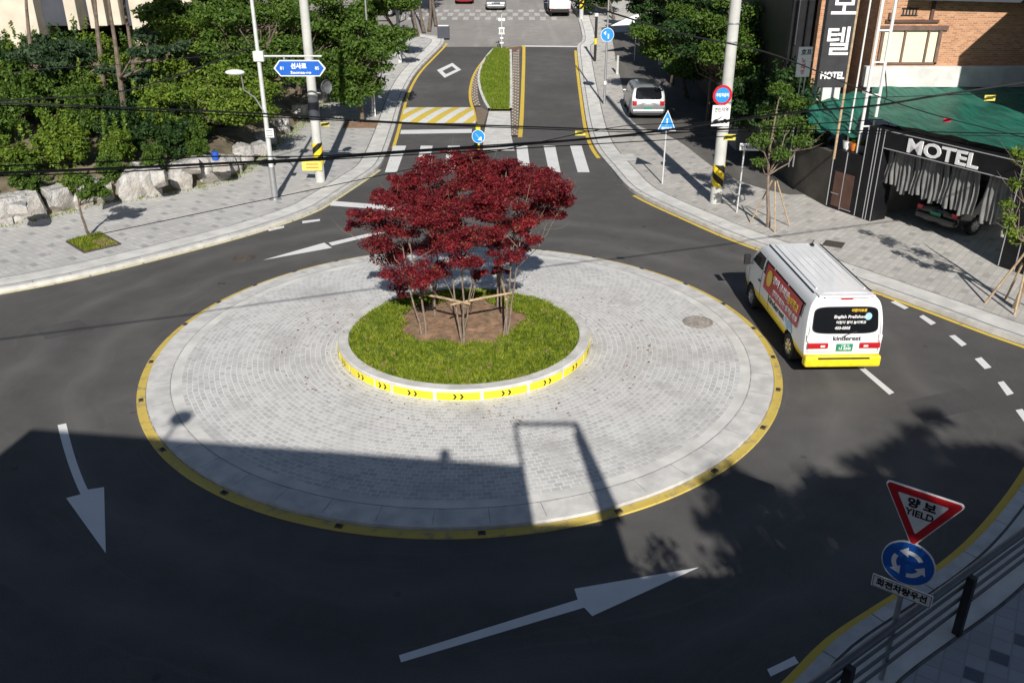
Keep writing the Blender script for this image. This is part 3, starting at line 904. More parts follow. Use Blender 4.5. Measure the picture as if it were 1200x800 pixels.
def tree(name, label, base, clumps, n, size, leaf, bark='bark', r0=.12, seed=1, group=None, fork=.35, cat='tree', flat_=.5, lead=None):
    t = thing(name, label, cat, base, 0, group)
    rel = [(c[0] - base[0], c[1] - base[1], c[2] - base[2], *c[3:]) for c in clumps]
    ld = None if lead is None else tuple(lead[i] - base[i] for i in range(3))
    mb = MB(); branches(mb, (0, 0, -.05), rel, r0, seed, fork, lead=ld); mb.build('trunk', bark, t, smooth=True)
    link('crown', leafcloud('crown', rel, n, size, leaf, seed, flat_), t)
    return t
def scatter_clumps(cx, cy, cz, rx, ry, rz, k, cr, seed, hollow=.55, squash=.55):
    rnd = random.Random(seed); out = []
    while len(out) < k:
        d = Vector((rnd.gauss(0, 1), rnd.gauss(0, 1), rnd.gauss(0, 1))).normalized() * rnd.uniform(hollow, 1.0)
        if d.z < -.75: continue
        s = cr * rnd.uniform(.65, 1.3)
        out.append((cx + d.x * rx, cy + d.y * ry, cz + d.z * rz, s, s, s * squash))
    return out

# the five maples: (trunk foot in the photo, crown pads as (px, py, depth, size))
MAPLES = [
    ((497, 392), 19.1, [(452, 262, .62), (432, 252, .42), (455, 300, .55), (440, 285, .45), (480, 318, .55), (470, 335, .38), (475, 245, .55), (500, 290, .50), (520, 265, .55), (448, 232, .42), (418, 262, .22)], 'leftmost of the five dark red maples, its crown hanging low over the grass'),
    ((541, 403), 18.4, [(515, 255, .55), (548, 240, .6), (530, 285, .55), (560, 275, .5), (500, 232, .5), (575, 250, .5), (540, 305, .42), (515, 318, .38), (585, 285, .38), (560, 320, .22), (495, 330, .25)], 'front middle dark red maple forking low at the near edge of the soil'),
    ((592, 393), 19.0, [(640, 232, .55), (655, 218, .42), (625, 212, .5), (600, 225, .55), (645, 250, .35), (620, 255, .45), (600, 262, .42), (580, 235, .5), (663, 232, .3), (600, 300, .36), (625, 280, .26), (585, 315, .2)], 'rightmost dark red maple with bare pale stems below its crown'),
    ((511, 366), 20.8, [(500, 205, .55), (475, 215, .45), (520, 195, .5), (545, 190, .45), (520, 222, .55), (490, 232, .5), (465, 228, .35), (545, 215, .5), (530, 178, .22), (500, 188, .22)], 'dark red maple at the back left of the round bed'),
    ((585, 360), 21.0, [(570, 195, .5), (595, 195, .5), (615, 200, .45), (580, 215, .55), (560, 180, .24), (630, 212, .4), (600, 215, .5), (555, 205, .5), (640, 200, .24), (575, 240, .4)], 'dark red maple at the back right of the round bed, highest crown'),
]
mt = []
for k, (foot, Y, pads, lab) in enumerate(MAPLES):
    bx, by = G(foot[0], foot[1], .45)
    rnd = random.Random(40 + k); cl = []
    for (x_, y_, s_) in pads:
        dY = rnd.uniform(-.8, .8); p = P(x_, y_, Y + dY)
        cl.append((p[0], p[1], p[2], s_ * .86, s_ * 1.0, s_ * .34))
        for q in range(3):
            a = rnd.uniform(0, 2 * PI); e = s_ * rnd.uniform(.6, 1.2)
            cl.append((p[0] + e * math.cos(a), p[1] + e * math.sin(a), p[2] + rnd.uniform(-.35, .35) * s_, s_ * .45, s_ * .5, s_ * .2))
    t = thing('maple_tree', lab, 'tree', (bx, by, .42), 0, 'dark red maples in the round bed')
    rel = [(c[0] - bx, c[1] - by, c[2] - .42, *c[3:]) for c in cl]
    mb = MB()
    big = rel[::4]
    # two or three stems from one foot, each carrying its share of the crown
    ns = 3 if k in (1, 2) else 2
    for s_ in range(ns):
        share = big[s_::ns]
        cx_ = sum(c[0] for c in share) / len(share); cy_ = sum(c[1] for c in share) / len(share); cz_ = max(c[2] for c in share)
        branches(mb, (rnd.uniform(-.05, .05), rnd.uniform(-.05, .05), -.08), share, .031 - .004 * s_, 70 + k * 5 + s_, .32, .10, 6, lead=(cx_ * .8, cy_ * .8, cz_))
    mb.build('trunk', 'bark_pale', t, smooth=True)
    link('crown', leafcloud('crown', rel, 21000, .033, 'leaf_maple', 90 + k, .55), t)
    mt.append((bx, by))
# wooden rails lashed from trunk to trunk
prs = [(0, 1), (1, 2), (2, 4), (3, 0)]
rl = ['wooden rail lashed from the leftmost maple to the front maple', 'wooden rail lashed from the front maple to the rightmost maple', 'wooden rail lashed between the rightmost and the back right maple', 'wooden rail lashed between the back left and the leftmost maple']
for (a, b), lb in zip(prs, rl):
    pa, pb_ = Vector((*mt[a], 1.48)), Vector((*mt[b], 1.50)); d = (pb_ - pa).normalized() * .25
    mb = MB(); mb.tube([pa - d, pa.lerp(pb_, .5) + Vector((0, 0, .015)), pb_ + d], [.028, .03, .026], 8)
    o = mb.build('support_rail', 'wood_pole', smooth=True); tag(o, lb, 'rail', 'rails tying the maples together')

# ---- hillside on the left
def kx(y):
    for a, b in zip(Kl, Kl[1:]):
        if a.y <= y <= b.y: return a.x + (b.x - a.x) * (y - a.y) / max(1e-6, b.y - a.y)
    return Kl[0].x if y < Kl[0].y else Kl[-1].x
def hillz(x, y):
    t = kx(y) - x
    return zg(y) + .9 * min(1, max(0, (t - .3) / .7)) + .115 * max(0, min(t, 30) - 1)
mb = MB(); NY, NX = 60, 26
for j in range(NY + 1):
    y = 18.2 + 60 * j / NY
    for i in range(NX + 1):
        t = (i / NX) ** 1.8 * 70; x = kx(y) - t
        mb.v.append((x, y, hillz(x, y) + (.12 * mnoise.noise(Vector((x * .5, y * .5, 0))) if i else .0)))
for j in range(NY):
    for i in range(NX):
        a = j * (NX + 1) + i; mb.f.append((a, a + NX + 1, a + NX + 2, a + 1)); mb.mi.append(0)
struct('hillside', mb, 'earth', smooth=True)
# boulders along the foot of the hill
def boulder_mesh(seed, sx, sy, sz):
    rnd = random.Random(seed)
    bm = bmesh.new(); bmesh.ops.create_cube(bm, size=2)
    bmesh.ops.subdivide_edges(bm, edges=bm.edges[:], cuts=5, use_grid_fill=True)
    for _ in range(7):   # chop corners with planes for a quarried look
        n_ = Vector((rnd.gauss(0, 1), rnd.gauss(0, 1), rnd.gauss(0, .8))).normalized(); d = rnd.uniform(.82, 1.08)
        for v in bm.verts:
            e = v.co.dot(n_) - d
            if e > 0: v.co -= n_ * e
    for v in bm.verts:
        v.co *= 1 + .12 * mnoise.noise(v.co * 1.7 + Vector((seed, 0, 0))) + .05 * mnoise.noise(v.co * 5 + Vector((0, seed, 0)))
        v.co.x *= sx; v.co.y *= sy; v.co.z *= sz
    me = bpy.data.meshes.new('boulder'); bm.to_mesh(me); bm.free(); me.materials.append(MATS['rock']); me.shade_smooth()
    try: me.set_sharp_from_angle(angle=R(30))
    except Exception: pass
    return me
BOULD = [(-16, 268, .62, .50, 0), (14, 262, .60, .50, 0), (48, 252, .62, .52, 0), (80, 244, .50, .48, 0), (104, 236, .36, .42, 0), (128, 232, .50, .52, 0), (158, 226, .62, .62, 0), (186, 220, .46, .60, 0),
         (208, 214, .42, .58, 0), (232, 207, .50, .58, 0), (254, 202, .36, .48, 0), (268, 205, .30, .42, 0), (282, 196, .30, .42, 0), (298, 184, .42, .45, 0), (318, 168, .36, .40, 0), (340, 150, .40, .42, 0), (362, 134, .40, .42, 0), (388, 115, .40, .42, 0), (222, 188, .34, .30, 1), (256, 184, .34, .28, 1), (186, 202, .30, .3, 1), (110, 216, .26, .22, 1), (304, 170, .3, .3, 1), (20, 238, .3, .2, 1)]
for k, (bx_, by_, sx, sz, up) in enumerate(BOULD):
    p = G(bx_, by_ + 6, .1 + .9 * up)
    if not up:
        q = min(Kl, key=lambda v: (v.x - p[0]) ** 2 + (v.y - p[1]) ** 2); i = max(1, min(len(Kl) - 2, Kl.index(q))); t = (Kl[i + 1] - Kl[i - 1]).normalized()
        ang = math.atan2(t.y, t.x); p = (q.x - t.y * .45, q.y + t.x * .45)
    o = link('boulder', boulder_mesh(k + 3, sx * .98, .46, sz * .98)); o.location = (p[0], p[1], (.1 + sz * .85 if not up else 1.0) + zg(p[1])); o.rotation_euler = (0, 0, (ang if not up else .5) + rr.uniform(-.12, .12))
    tag(o, 'pale rough boulder in the retaining row below the leafy bank', 'boulder', 'boulders retaining the leafy bank')
# grassy litter between boulders and pavement
rg = np.random.default_rng(2); pts = []
for _ in range(5000):
    i = int(rg.uniform(20, len(Kl) - 30)); p = offset(Kl, rg.uniform(-.15, .25))[i] if False else Kl[i]
    pts.append((p.x + rg.normal(0, .18), p.y + rg.normal(0, .18), zg(p.y) + .12))
o = link('verge_grass', blades('verge_grass', pts, .04, .12, .03, 'leaf_hedge', 6)); tag(o, 'thin grass at the foot of the boulders', 'grass', kind='stuff')

# shrubs on the bank: four shapes, copied
shr = []
for k in range(5):
    cl = scatter_clumps(0, 0, .85, 1.05, .9, .9, 34, .27, 200 + k, .25, .85) + [(.5 * math.cos(q), .5 * math.sin(q), 1.7 + .2 * math.sin(q * 3 + k), .10, .10, .35) for q in range(6)]
    nm = ['leaf_mid', 'leaf_mid', 'leaf_bright', 'leaf_dark', 'leaf_mid'][k]
    mb = MB()
    branches(mb, (0, 0, -.1), cl[:8], .05, 300 + k, .1, .1, 5)
    shr.append((mb.mesh('stem', 'bark'), leafcloud('foliage', cl, 5200, .072, nm, 210 + k, .45)))
rnd = random.Random(77); ns = 0
def shrub(x, y, s, kind, lab, grp, sink=.15):
    t = thing('shrub', lab, 'shrub', (x, y, hillz(x, y) - sink), rnd.uniform(0, 6.28), grp); t.scale = (s, s, s * rnd.uniform(.85, 1.15))
    a = link('stem', shr[kind][0], t); b = link('foliage', shr[kind][1], t); return t
SHR_LAB = ['mid green leafy shrub on the bank', 'mid green leafy shrub on the bank', 'bright yellow green shrub on the bank', 'dark green shrub on the bank', 'mid green leafy shrub on the bank']
placed = []
for row, off_ in enumerate((.9, 2.3, 3.8, 5.6, 7.6, 9.8, 12.2, 15)):
    d = 0; ln = offset(Kl, off_); last = None
    for i in range(10, len(ln) - 24):
        p = ln[i]
        if last is not None and (p - last).length < 1.45 + row * .12: continue
        last = p
        if p.y > 62 or (row > 3 and p.y > 60): continue
        # only where the photograph could see it
        dep = p.y * CT + (HC - 2) * ST
        if abs(p.x) / dep > .66: continue
        q = (p.x + rnd.uniform(-.3, .3), p.y + rnd.uniform(-.3, .3))
        if q[1] > 36 and row == 0: continue
        if q[1] > 42 and row == 1: continue
        kd = rnd.choice([0, 1, 1, 2, 2, 3, 4]); s_ = rnd.uniform(.75, 1.0) * (1 + row * .05)
        shrub(q[0], q[1], s_ * (.8 if row == 0 else 1), kd, SHR_LAB[kd] + ' above the boulders', 'shrubs covering the bank above the boulders')
        ns += 1
print('shrubs', ns)

# larger trees on the left, crown set by where it shows in the photograph
def bigtree(name, label, base, cpx, leaf, n=9000, size=.10, r0=.14, seed=1, group=None, bark='bark', k=16, cr=.8, squash=.5, fork=.35):
    """cpx: (px, py, depth, half-width m, half-height m)"""
    cl = []
    for j, (x_, y_, Y, rw, rh) in enumerate(cpx):
        p = P(x_, y_, Y); cl += scatter_clumps(p[0], p[1], p[2], rw, rw * .85, rh, k, cr, seed * 10 + j, .4, squash)
    return tree(name, label, base, cl, n, size, leaf, bark, r0, seed, group, fork)
def at(pxy, hill=False):
    x, y = G(*pxy); return (x, y, hillz(x, y) if hill else zg(y) + .12)
GT = 'street trees on the left'
bigtree('street_tree', 'leafy street tree with its trunk behind the tall concrete pole on the left pavement', at((425, 147)), [(432, 62, 47, 1.8, 1.6), (412, 95, 46.5, 1.5, 1.0)], 'leaf_mid', 15000, .10, .11, 11, GT)
bigtree('street_tree', 'leafy street tree between the thin pole and the plain grey pole on the left', at((478, 62)), [(452, 14, 60, 2.2, 1.7)], 'leaf_mid', 9000, .12, .12, 12, GT)
bigtree('bank_tree', 'broad green tree on the bank right behind the blue street name sign', (-13.5, 44, hillz(-13.5, 44)), [(300, 35, 44, 2.6, 1.6), (335, 75, 43, 1.8, 1.3), (268, 70, 44, 2.0, 1.1)], 'leaf_mid', 20000, .10, .16, 13, 'trees on the bank')
bigtree('bank_tree', 'dark tree on the bank between the two tall poles', (-12.0, 50, hillz(-12, 50)), [(372, 25, 50, 2.4, 1.9), (405, 60, 50, 1.7, 1.5)], 'leaf_mid', 16000, .11, .16, 14, 'trees on the bank')
bigtree('bank_tree', 'bright green tree low on the bank beside the street lamp head', (-14.4, 38, hillz(-14.4, 38)), [(240, 108, 38, 2.2, 1.1), (290, 125, 37, 1.3, .8)], 'leaf_bright', 13000, .085, .12, 15, 'trees on the bank')
bigtree('bank_tree', 'green tree on the bank below the beige building, right of the pines', (-17.5, 44, hillz(-17.5, 44)), [(210, 45, 46, 2.4, 1.1), (185, 75, 44, 1.6, .9)], 'leaf_bright', 13000, .10, .12, 16, 'trees on the bank')
bigtree('bank_tree', 'big dark tree at the top of the bank behind the leaning lamp pole', (-16.5, 49, hillz(-16.5, 49)), [(250, 14, 49, 2.4, 1.3), (330, 8, 58, 2.8, 1.5), (205, 22, 47.5, 1.5, 1.0)], 'leaf_mid', 20000, .13, .18, 17, 'trees on the bank')
# pines in front of the beige building
def pine(label, foot, Y, topx, puffs, r0, seed):
    b = P(foot[0], foot[1], Y); base = (b[0], b[1], hillz(b[0], b[1]) - .1)
    top = P(topx, -60, Y)
    cl = []
    for (x_, y_, s_) in puffs:
        p = P(x_, y_, Y + random.Random(seed + x_).uniform(-1.2, 1.2)); cl += scatter_clumps(p[0], p[1], p[2], s_, s_, s_ * .45, 5, s_ * .5, seed + x_, .3, .4)
    cl.append((top[0], top[1], top[2] + .5, 1.5, 1.5, .6))
    t = thing('pine_tree', label, 'tree', base, 0, 'pines on the bank')
    rel = [(c[0] - base[0], c[1] - base[1], c[2] - base[2], *c[3:]) for c in cl]
    mb = MB(); branches(mb, (0, 0, 0), rel[::3] + [rel[-1]], r0, seed, .3, .04, 8, lead=rel[-1][:3]); mb.build('trunk', 'bark_pine', t, smooth=True)
    link('crown', leafcloud('crown', rel, 4200, .10, 'leaf_pine', seed, .2), t)
pine('slender pine with a pale trunk, left of the thicker leaning pine', (118, 108), 40, 107, [(70, 58, 1.2), (95, 70, .9), (60, 80, 1.0)], .15, 401)
pine('thicker leaning pine trunk in front of the striped building', (146, 140), 37.5, 118, [(160, 90, .9), (175, 60, .8), (125, 82, .6)], .135, 402)
pine('thin dark pine standing right of the thicker pine', (160, 110), 42, 139, [(175, 40, .9), (200, 55, .8)], .12, 403)
pine('spreading pine with low dark boughs at the left end of the bank', (38, 110), 39, 30, [(30, 60, 1.1), (55, 48, 1.0), (85, 62, 1.0), (45, 75, 1.1)], .13, 404)

# small tree in a square bed on the left pavement
tb = at((107, 281))
tree('young_street_tree', 'young tree growing from the square grass bed on the left pavement', tb,
     scatter_clumps(*P(104, 222, tb[1]), .62, .6, .45, 10, .28, 21, .3, .6), 2600, .06, 'leaf_mid', 'bark', .06, 31, fork=.55)
sq = px((79, 288), (118, 277), (142, 291), (100, 301)); mb = MB()
vs = [Vector((*q, 0)) for q in sq]
tp = thing('tree_bed', 'square grassy tree bed with a thin metal edge in the left pavement', 'tree bed', (0, 0, 0))
for a, b in zip(vs, vs[1:] + vs[:1]): mb.bar((a.x, a.y, .135), (b.x, b.y, .135), .05, .06)
mb.build('frame', 'iron', tp)
mb = MB(); flat(mb, sq, .132); mb.build('earth', 'soil', tp)
rg = np.random.default_rng(3); pts = []
for _ in range(2600):
    a, b = rg.uniform(0.03, .97, 2); p = vs[0].lerp(vs[1], a).lerp(vs[3].lerp(vs[2], a), b)
    if (a > .5 and b > .35 and rg.random() < .8): continue
    pts.append((p.x, p.y, .13))
link('grass', blades('grass', pts, .04, .13, .03, 'leaf_hedge', 7), tp)
sq = px((405, 146), (448, 146), (446, 153), (401, 153)); mb = MB(); flat(mb, sq, .126); struct('tree_pit', mb, 'soil')

# ---- right side trees
GRt = 'street trees on the right'
bigtree('street_tree', 'street tree over the parked silver car, trunk in deep shade', at((805, 118)), [(795, 35, 52, 2.4, 1.9), (812, 78, 50, 1.6, 1.1)], 'leaf_mid', 17000, .10, .13, 51, GRt)
bigtree('street_tree', 'broad street tree behind the right concrete pole', (11.6, 43.5, .12), [(885, 32, 43, 2.5, 1.6), (862, 72, 42, 2.0, 1.2), (905, 62, 43, 1.2, 1.2)], 'leaf_mid', 22000, .095, .13, 52, GRt)
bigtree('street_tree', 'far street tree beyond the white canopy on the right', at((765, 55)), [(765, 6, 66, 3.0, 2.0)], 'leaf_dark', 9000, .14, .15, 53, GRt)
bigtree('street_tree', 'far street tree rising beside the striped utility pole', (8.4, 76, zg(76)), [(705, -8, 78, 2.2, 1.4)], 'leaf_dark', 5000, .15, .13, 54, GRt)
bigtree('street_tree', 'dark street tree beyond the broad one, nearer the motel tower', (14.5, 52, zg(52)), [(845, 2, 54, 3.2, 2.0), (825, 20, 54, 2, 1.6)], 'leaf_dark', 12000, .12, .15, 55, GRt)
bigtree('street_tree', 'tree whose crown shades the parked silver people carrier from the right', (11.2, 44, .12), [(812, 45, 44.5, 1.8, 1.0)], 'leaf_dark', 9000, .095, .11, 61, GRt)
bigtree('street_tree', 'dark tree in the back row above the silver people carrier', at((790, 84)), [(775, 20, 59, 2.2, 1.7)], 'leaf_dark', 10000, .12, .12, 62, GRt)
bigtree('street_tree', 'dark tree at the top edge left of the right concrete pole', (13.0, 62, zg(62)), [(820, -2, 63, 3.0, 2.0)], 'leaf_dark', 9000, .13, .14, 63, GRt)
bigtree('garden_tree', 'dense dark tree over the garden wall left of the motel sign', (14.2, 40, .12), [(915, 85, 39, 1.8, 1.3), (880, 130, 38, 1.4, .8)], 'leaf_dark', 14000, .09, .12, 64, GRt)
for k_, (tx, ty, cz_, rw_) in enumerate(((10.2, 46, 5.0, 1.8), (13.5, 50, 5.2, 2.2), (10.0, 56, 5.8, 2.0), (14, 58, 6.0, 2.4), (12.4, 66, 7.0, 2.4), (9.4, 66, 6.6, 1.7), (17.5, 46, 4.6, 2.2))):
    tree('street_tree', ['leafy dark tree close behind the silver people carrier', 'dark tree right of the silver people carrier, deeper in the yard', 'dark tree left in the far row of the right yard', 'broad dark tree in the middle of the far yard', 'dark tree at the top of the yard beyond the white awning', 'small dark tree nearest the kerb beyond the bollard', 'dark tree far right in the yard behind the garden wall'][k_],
         (tx, ty, zg(ty) + .1), scatter_clumps(tx, ty, zg(ty) + cz_ - .6, rw_, rw_ * .9, 1.2, 15, .75, 950 + k_, .3, .5), 9000, .12, 'leaf_dark', 'bark', .11, 960 + k_, GRt)
# young tree by the van
b = at((900, 270)); cl = []
for (x_, y_, s_) in [(915, 105, .42), (925, 140, .5), (905, 150, .45), (890, 165, .4), (940, 165, .4), (930, 120, .45), (915, 180, .35), (900, 130, .35), (948, 150, .3), (890, 190, .25)]:
    p = P(x_, y_, b[1] + random.Random(x_).uniform(-.6, .6)); cl.append((p[0], p[1], p[2], s_, s_, s_ * .6))
tree('young_street_tree', 'slim young tree with thin crown in front of the motel garden wall', b, cl, 5200, .055, 'leaf_mid', 'bark_pale', .07, 57, fork=.4)
for k, (dx, dy) in enumerate(((.75, .1), (-.5, .5), (.05, -.6))):
    mb = MB(); mb.tube([(b[0] + dx, b[1] + dy, .1), (b[0] + dx * .12, b[1] + dy * .12, 1.7)], .025, 6)
    tag(mb.build('tree_stake', 'wood_pole', smooth=True), 'thin wooden prop leaning on the slim young tree by the garden wall', 'stake', 'props of the slim young tree')
# young tree at the right edge with stakes
b = at((1188, 366)); cl = []
for (x_, y_, s_) in [(1183, 255, .22), (1180, 240, .2), (1186, 270, .2), (1192, 280, .22), (1200, 275, .25), (1190, 215, .2), (1215, 240, .3), (1210, 200, .3), (1195, 180, .25)]:
    p = P(x_, y_, b[1] + random.Random(x_).uniform(-.25, .25)); cl.append((p[0], p[1], p[2], s_, s_, s_ * .9))
tree('young_street_tree', 'staked young tree with sparse leaves at the right edge of the photo', b, cl, 1500, .05, 'leaf_bright', 'bark_pale', .075, 58, fork=.5, lead=(b[0] + .35, b[1] + .1, 3.4))
for k, (dx, dy) in enumerate(((-.62, .35), (-.25, -.45), (.45, -.1), (.05, .6))):
    mb = MB(); mb.tube([(b[0] + dx, b[1] + dy, .1), (b[0] + dx * .08, b[1] + dy * .08, 1.75)], .03, 8)
    tag(mb.build('tree_stake', 'wood_pole', smooth=True), 'round wooden stake propping the young tree at the right edge', 'stake', 'stakes of the young tree at the right edge')
mb = MB(); mb.tube([(b[0] - .1, b[1], 1.45), (b[0] + .1, b[1] + .02, 1.47)], .09, 10)
tag(mb.build('tie_band', 'rubber', smooth=True), 'band tying the stakes to the young tree at the right edge', 'band')

# ================================================================== BUILDINGS
# the house the photograph was taken from, with its lower wing and roof frame; only their shadows reach the picture
def bk(p, z):  # what stands at height z and throws its shadow to p
    k = z / TE; return (p[0] - SDX * k, p[1] - SDY * k)
A_ = bk(G(37, 502), 8.7); B_ = bk(G(613, 545), 8.7)
hb_ = thing('brick_house', 'brick house with a roof terrace the photo was taken from', 'house', (0, 0, 0))
nrm = Vector((B_[1] - A_[1], -(B_[0] - A_[0]), 0)).normalized()
back = lambda p, d: (p[0] + nrm.x * d, p[1] + nrm.y * d)
poly = [A_, B_, back(B_, 9), back(A_, 9)]
inn = [back(lerp2(A_, B_, .02), .2), back(lerp2(A_, B_, .98), .2), back(lerp2(A_, B_, .98), 8.8), back(lerp2(A_, B_, .02), 8.8)]
mb = MB(); mb.prism(poly[::-1], 0, 7.45); mb.build('wall', 'brick', hb_)
mb = MB()
for i in range(4):
    a, b2 = poly[i], poly[(i + 1) % 4]; c2, d2 = inn[(i + 1) % 4], inn[i]
    mb.prism([a, d2, c2, b2], 7.452, 8.7)
mb.build('parapet', 'concrete', hb_)
lw = thing('low_wing', 'low flat roofed wing beside the brick house', 'building', (0, 0, 0))
e1 = bk(G(728, 640), 7.6); e1 = (e1[0], 0)
mb = MB(); mb.prism([(1.25, -8), (e1[0] , -8), (e1[0], -.07), (1.25, -.07)], 0, 7.6); mb.build('wall', 'wall_grey', lw)
yy = bk(G(790, 674), 6.2)[1]
mb = MB(); mb.prism([(e1[0] - .5, -7.95), (22, -7.95), (22, yy), (e1[0] - .5, yy)], 0, 6.2); mb.build('lower_wall', 'wall_grey', lw)
mb = MB(); mb.prism([(6.4, -7.9), (21.9, -7.9), (21.9, yy - .1), (6.4, yy - .1)], 6.1, 8.0); mb.build('shade_wall', 'wall_grey', lw)  # unseen block added to throw shade over the near railing
fr = thing('roof_frame', 'steel frame with a leaning board standing on the low roof', 'frame', (0, 0, 0))
p1 = bk(G(602, 492), 9.69); p2 = bk(G(672, 497), 9.69)
mb = MB(); mb.bar((p1[0], -.12, 7.6), (p1[0], -.12, 9.69), .07); mb.bar((p1[0] - .03, -.12, 9.69), (p2[0] + .05, -.12, 9.69), .07); mb.bar((p2[0], -.12, 7.6), (p2[0], -.12, 9.69), .08); mb.build('post', 'steel', fr)
mb = MB(); mb.plate([(p2[0] - .02, 7.6), (p2[0] + .36, 7.6), (p2[0] + .06, 9.69), (p2[0] - .1, 9.4)], -.10, -.06); mb.build('board', 'wall_grey', fr)
# lamp on the parapet
p1 = bk(G(216, 488), 9.6)
lp = thing('roof_lamp', 'round lamp on a stem on the parapet of the brick house', 'lamp', (p1[0], p1[1] - .1, 0))
mb = MB(); mb.tube([(-.12, .0, 8.7), (-.05, 0, 9.3), (0, 0, 9.6)], .025, 8); mb.build('stem', 'steel', lp, smooth=True)
mb = MB(); mb.blob((0.02, 0, 9.62), .24, .24, .15, 2); mb.build('lamp_shade', 'steel', lp, smooth=True)

# person on the terrace taking the picture, standing just behind the camera
def skinned(name, chains, mt, parent=None, sub=2):
    me = bpy.data.meshes.new(name); vs = []; es = []; rs = []; key = {}
    for ch in chains:
        prev = None
        for (x, y, z, r_) in ch:
            kk = (round(x, 3), round(y, 3), round(z, 3))
            if kk not in key: key[kk] = len(vs); vs.append((x, y, z)); rs.append(r_)
            if prev is not None: es.append((prev, key[kk]))
            prev = key[kk]
    me.from_pydata(vs, es, []); me.materials.append(MATS[mt])
    o = link(name, me, parent); md = o.modifiers.new('skin', 'SKIN'); md.use_smooth_shade = True
    for i, r_ in enumerate(rs): me.skin_vertices[0].data[i].radius = (r_, r_ * .85)
    me.skin_vertices[0].data[0].use_root = True
    s = o.modifiers.new('sub', 'SUBSURF'); s.levels = sub; s.render_levels = sub
    return o
pr = thing('person', 'person in dark clothes standing at the parapet holding up a phone', 'person', (-.02, -.34, 7.46))
body = []
body.append([(0, 0, .92, .14), (0, 0, 1.12, .12), (0, 0, 1.32, .15), (0, 0, 1.42, .09), (0, .01, 1.50, .055), (0, .02, 1.60, .085), (0, .02, 1.68, .08)])
for s_ in (-1, 1):
    body.append([(0, 0, .92, .14), (s_ * .10, 0, .86, .09), (s_ * .11, .01, .48, .06), (s_ * .11, 0, .08, .04), (s_ * .11, .14, .04, .035)])
    body.append([(0, 0, 1.32, .15), (s_ * .18, 0, 1.36, .06), (s_ * .24, .03, 1.10, .045), (s_ * .13, .20, 1.36, .032), (s_ * .10, .215, 1.42, .03)])
skinned('body', body, 'shirt', pr)
mb = MB(); mb.blob((0, .02, 1.64), .085, .10, .12, 3); mb.blob((0, .125, 1.63), .015, .025, .02, 2)
for s_ in (-1, 1): mb.blob((s_ * .085, .02, 1.63), .015, .02, .03, 2)
mb.build('head', 'skin', pr, smooth=True)
mb = MB(); mb.blob((0, -.005, 1.675), .093, .105, .105, 3); mb.build('hair', 'ink', pr, smooth=True)
for s_ in (-1, 1):
    ch = [[(s_ * .10, .215, 1.42, .026), (s_ * .095, .225, 1.46, .026)]]
    for f_ in range(4):
        ch.append([(s_ * .095, .225, 1.46, .026), (s_ * (.088 - .0), .232, 1.455 + f_ * .016, .009), (s_ * .07, .25, 1.46 + f_ * .016, .008), (s_ * .058, .245, 1.462 + f_ * .016, .007)])
    ch.append([(s_ * .10, .215, 1.42, .026), (s_ * .08, .215, 1.45, .009), (s_ * .06, .22, 1.47, .008)])
    skinned('hand', ch, 'skin', pr, 1)
ph = MB(); ph.box((-.02, -.34 + .232, 7.46 + 1.475), (.14, .008, .07)); tag(ph.build('phone', 'ink', bevel=.003), 'black phone held up by the person on the terrace', 'phone')

# trees right of the house throwing soft shade on the road
for k, (q, zc, rw, rh, kk) in enumerate((((5.0, 12.7), 12.5, 1.5, .7, 16), ((8.0, 14.2), 13, 2.6, .8, 30), ((9.4, 12.6), 12, 2.8, 1.0, 36), ((3.7, 12.1), 11.5, .5, 1.3, 9), ((12.3, 15.6), 13, 2.2, .8, 24))):
    c = bk(q, zc)
    cl = scatter_clumps(c[0], c[1], zc, rw, rw * .75, rh, kk, .40, 600 + k, .2, .45)
    tree('garden_tree', 'leafy tree beside the low wing shading the near road', (c[0] + .3, c[1], 0), cl, 115 * kk, .10, 'leaf_mid', 'bark', .13, 610 + k, 'garden trees beside the low wing')

hd = [(2.9 + i * .42, yy - .15, 6.25 + .22 * math.sin(i * 1.9) , .40, .3, .22 + .12 * math.sin(i * 2.7)) for i in range(9)] + [(3.4, yy - .2, 6.75, .3, .25, .2), (4.9, yy - .2, 6.9, .25, .25, .25), (5.8, yy - .3, 7.1, .4, .3, .3)]  # unseen foliage added to fray the straight shadow edge of the roof
hp = thing('shadow_fringe', 'row of trailing green shrubs along the edge of the low wing roof', 'shrub', (3.5, yy - .3, 6.2))
mb = MB(); rel = [(c[0] - 3.5, c[1] - yy + .3, c[2] - 6.2, *c[3:]) for c in hd]
for c in rel: mb.tube([(c[0], c[1] - .1, -.05), (c[0], c[1], c[2])], .012, 5)
mb.build('stem', 'bark', hp); link('foliage', leafcloud('foliage', rel, 1500, .06, 'leaf_mid', 71), hp)
c0 = [((862, 566), .30), ((872, 585), .34), ((884, 603), .36), ((893, 622), .34), ((905, 640), .34), ((917, 658), .34), ((928, 672), .3), ((850, 590), .2), ((838, 606), .16), ((950, 615), .4), ((975, 600), .45), ((1000, 625), .5), ((965, 645), .5), ((1000, 660), .6), ((940, 665), .45), ((870, 655), .18), ((845, 650), .14), ((1040, 640), .6)]
cl = []  # unseen clumps placed so their shadow covers the sunlit gap on the road
for (q, rr_) in c0:
    b_ = bk(G(*q), 9.5); cl.append((b_[0], b_[1], 9.5, rr_, rr_, rr_ * .6))
    b_ = bk(G(q[0] - 22, q[1] - 6), 9.2); cl.append((b_[0], b_[1], 9.2, rr_ * .45, rr_ * .45, rr_ * .3))
tree('garden_tree', 'nearest garden tree with a long drooping bough beside the low wing', (cl[20][0] + .8, cl[20][1] - .6, 0), cl, 3200, .07, 'leaf_mid', 'bark', .12, 655, 'garden trees beside the low wing')
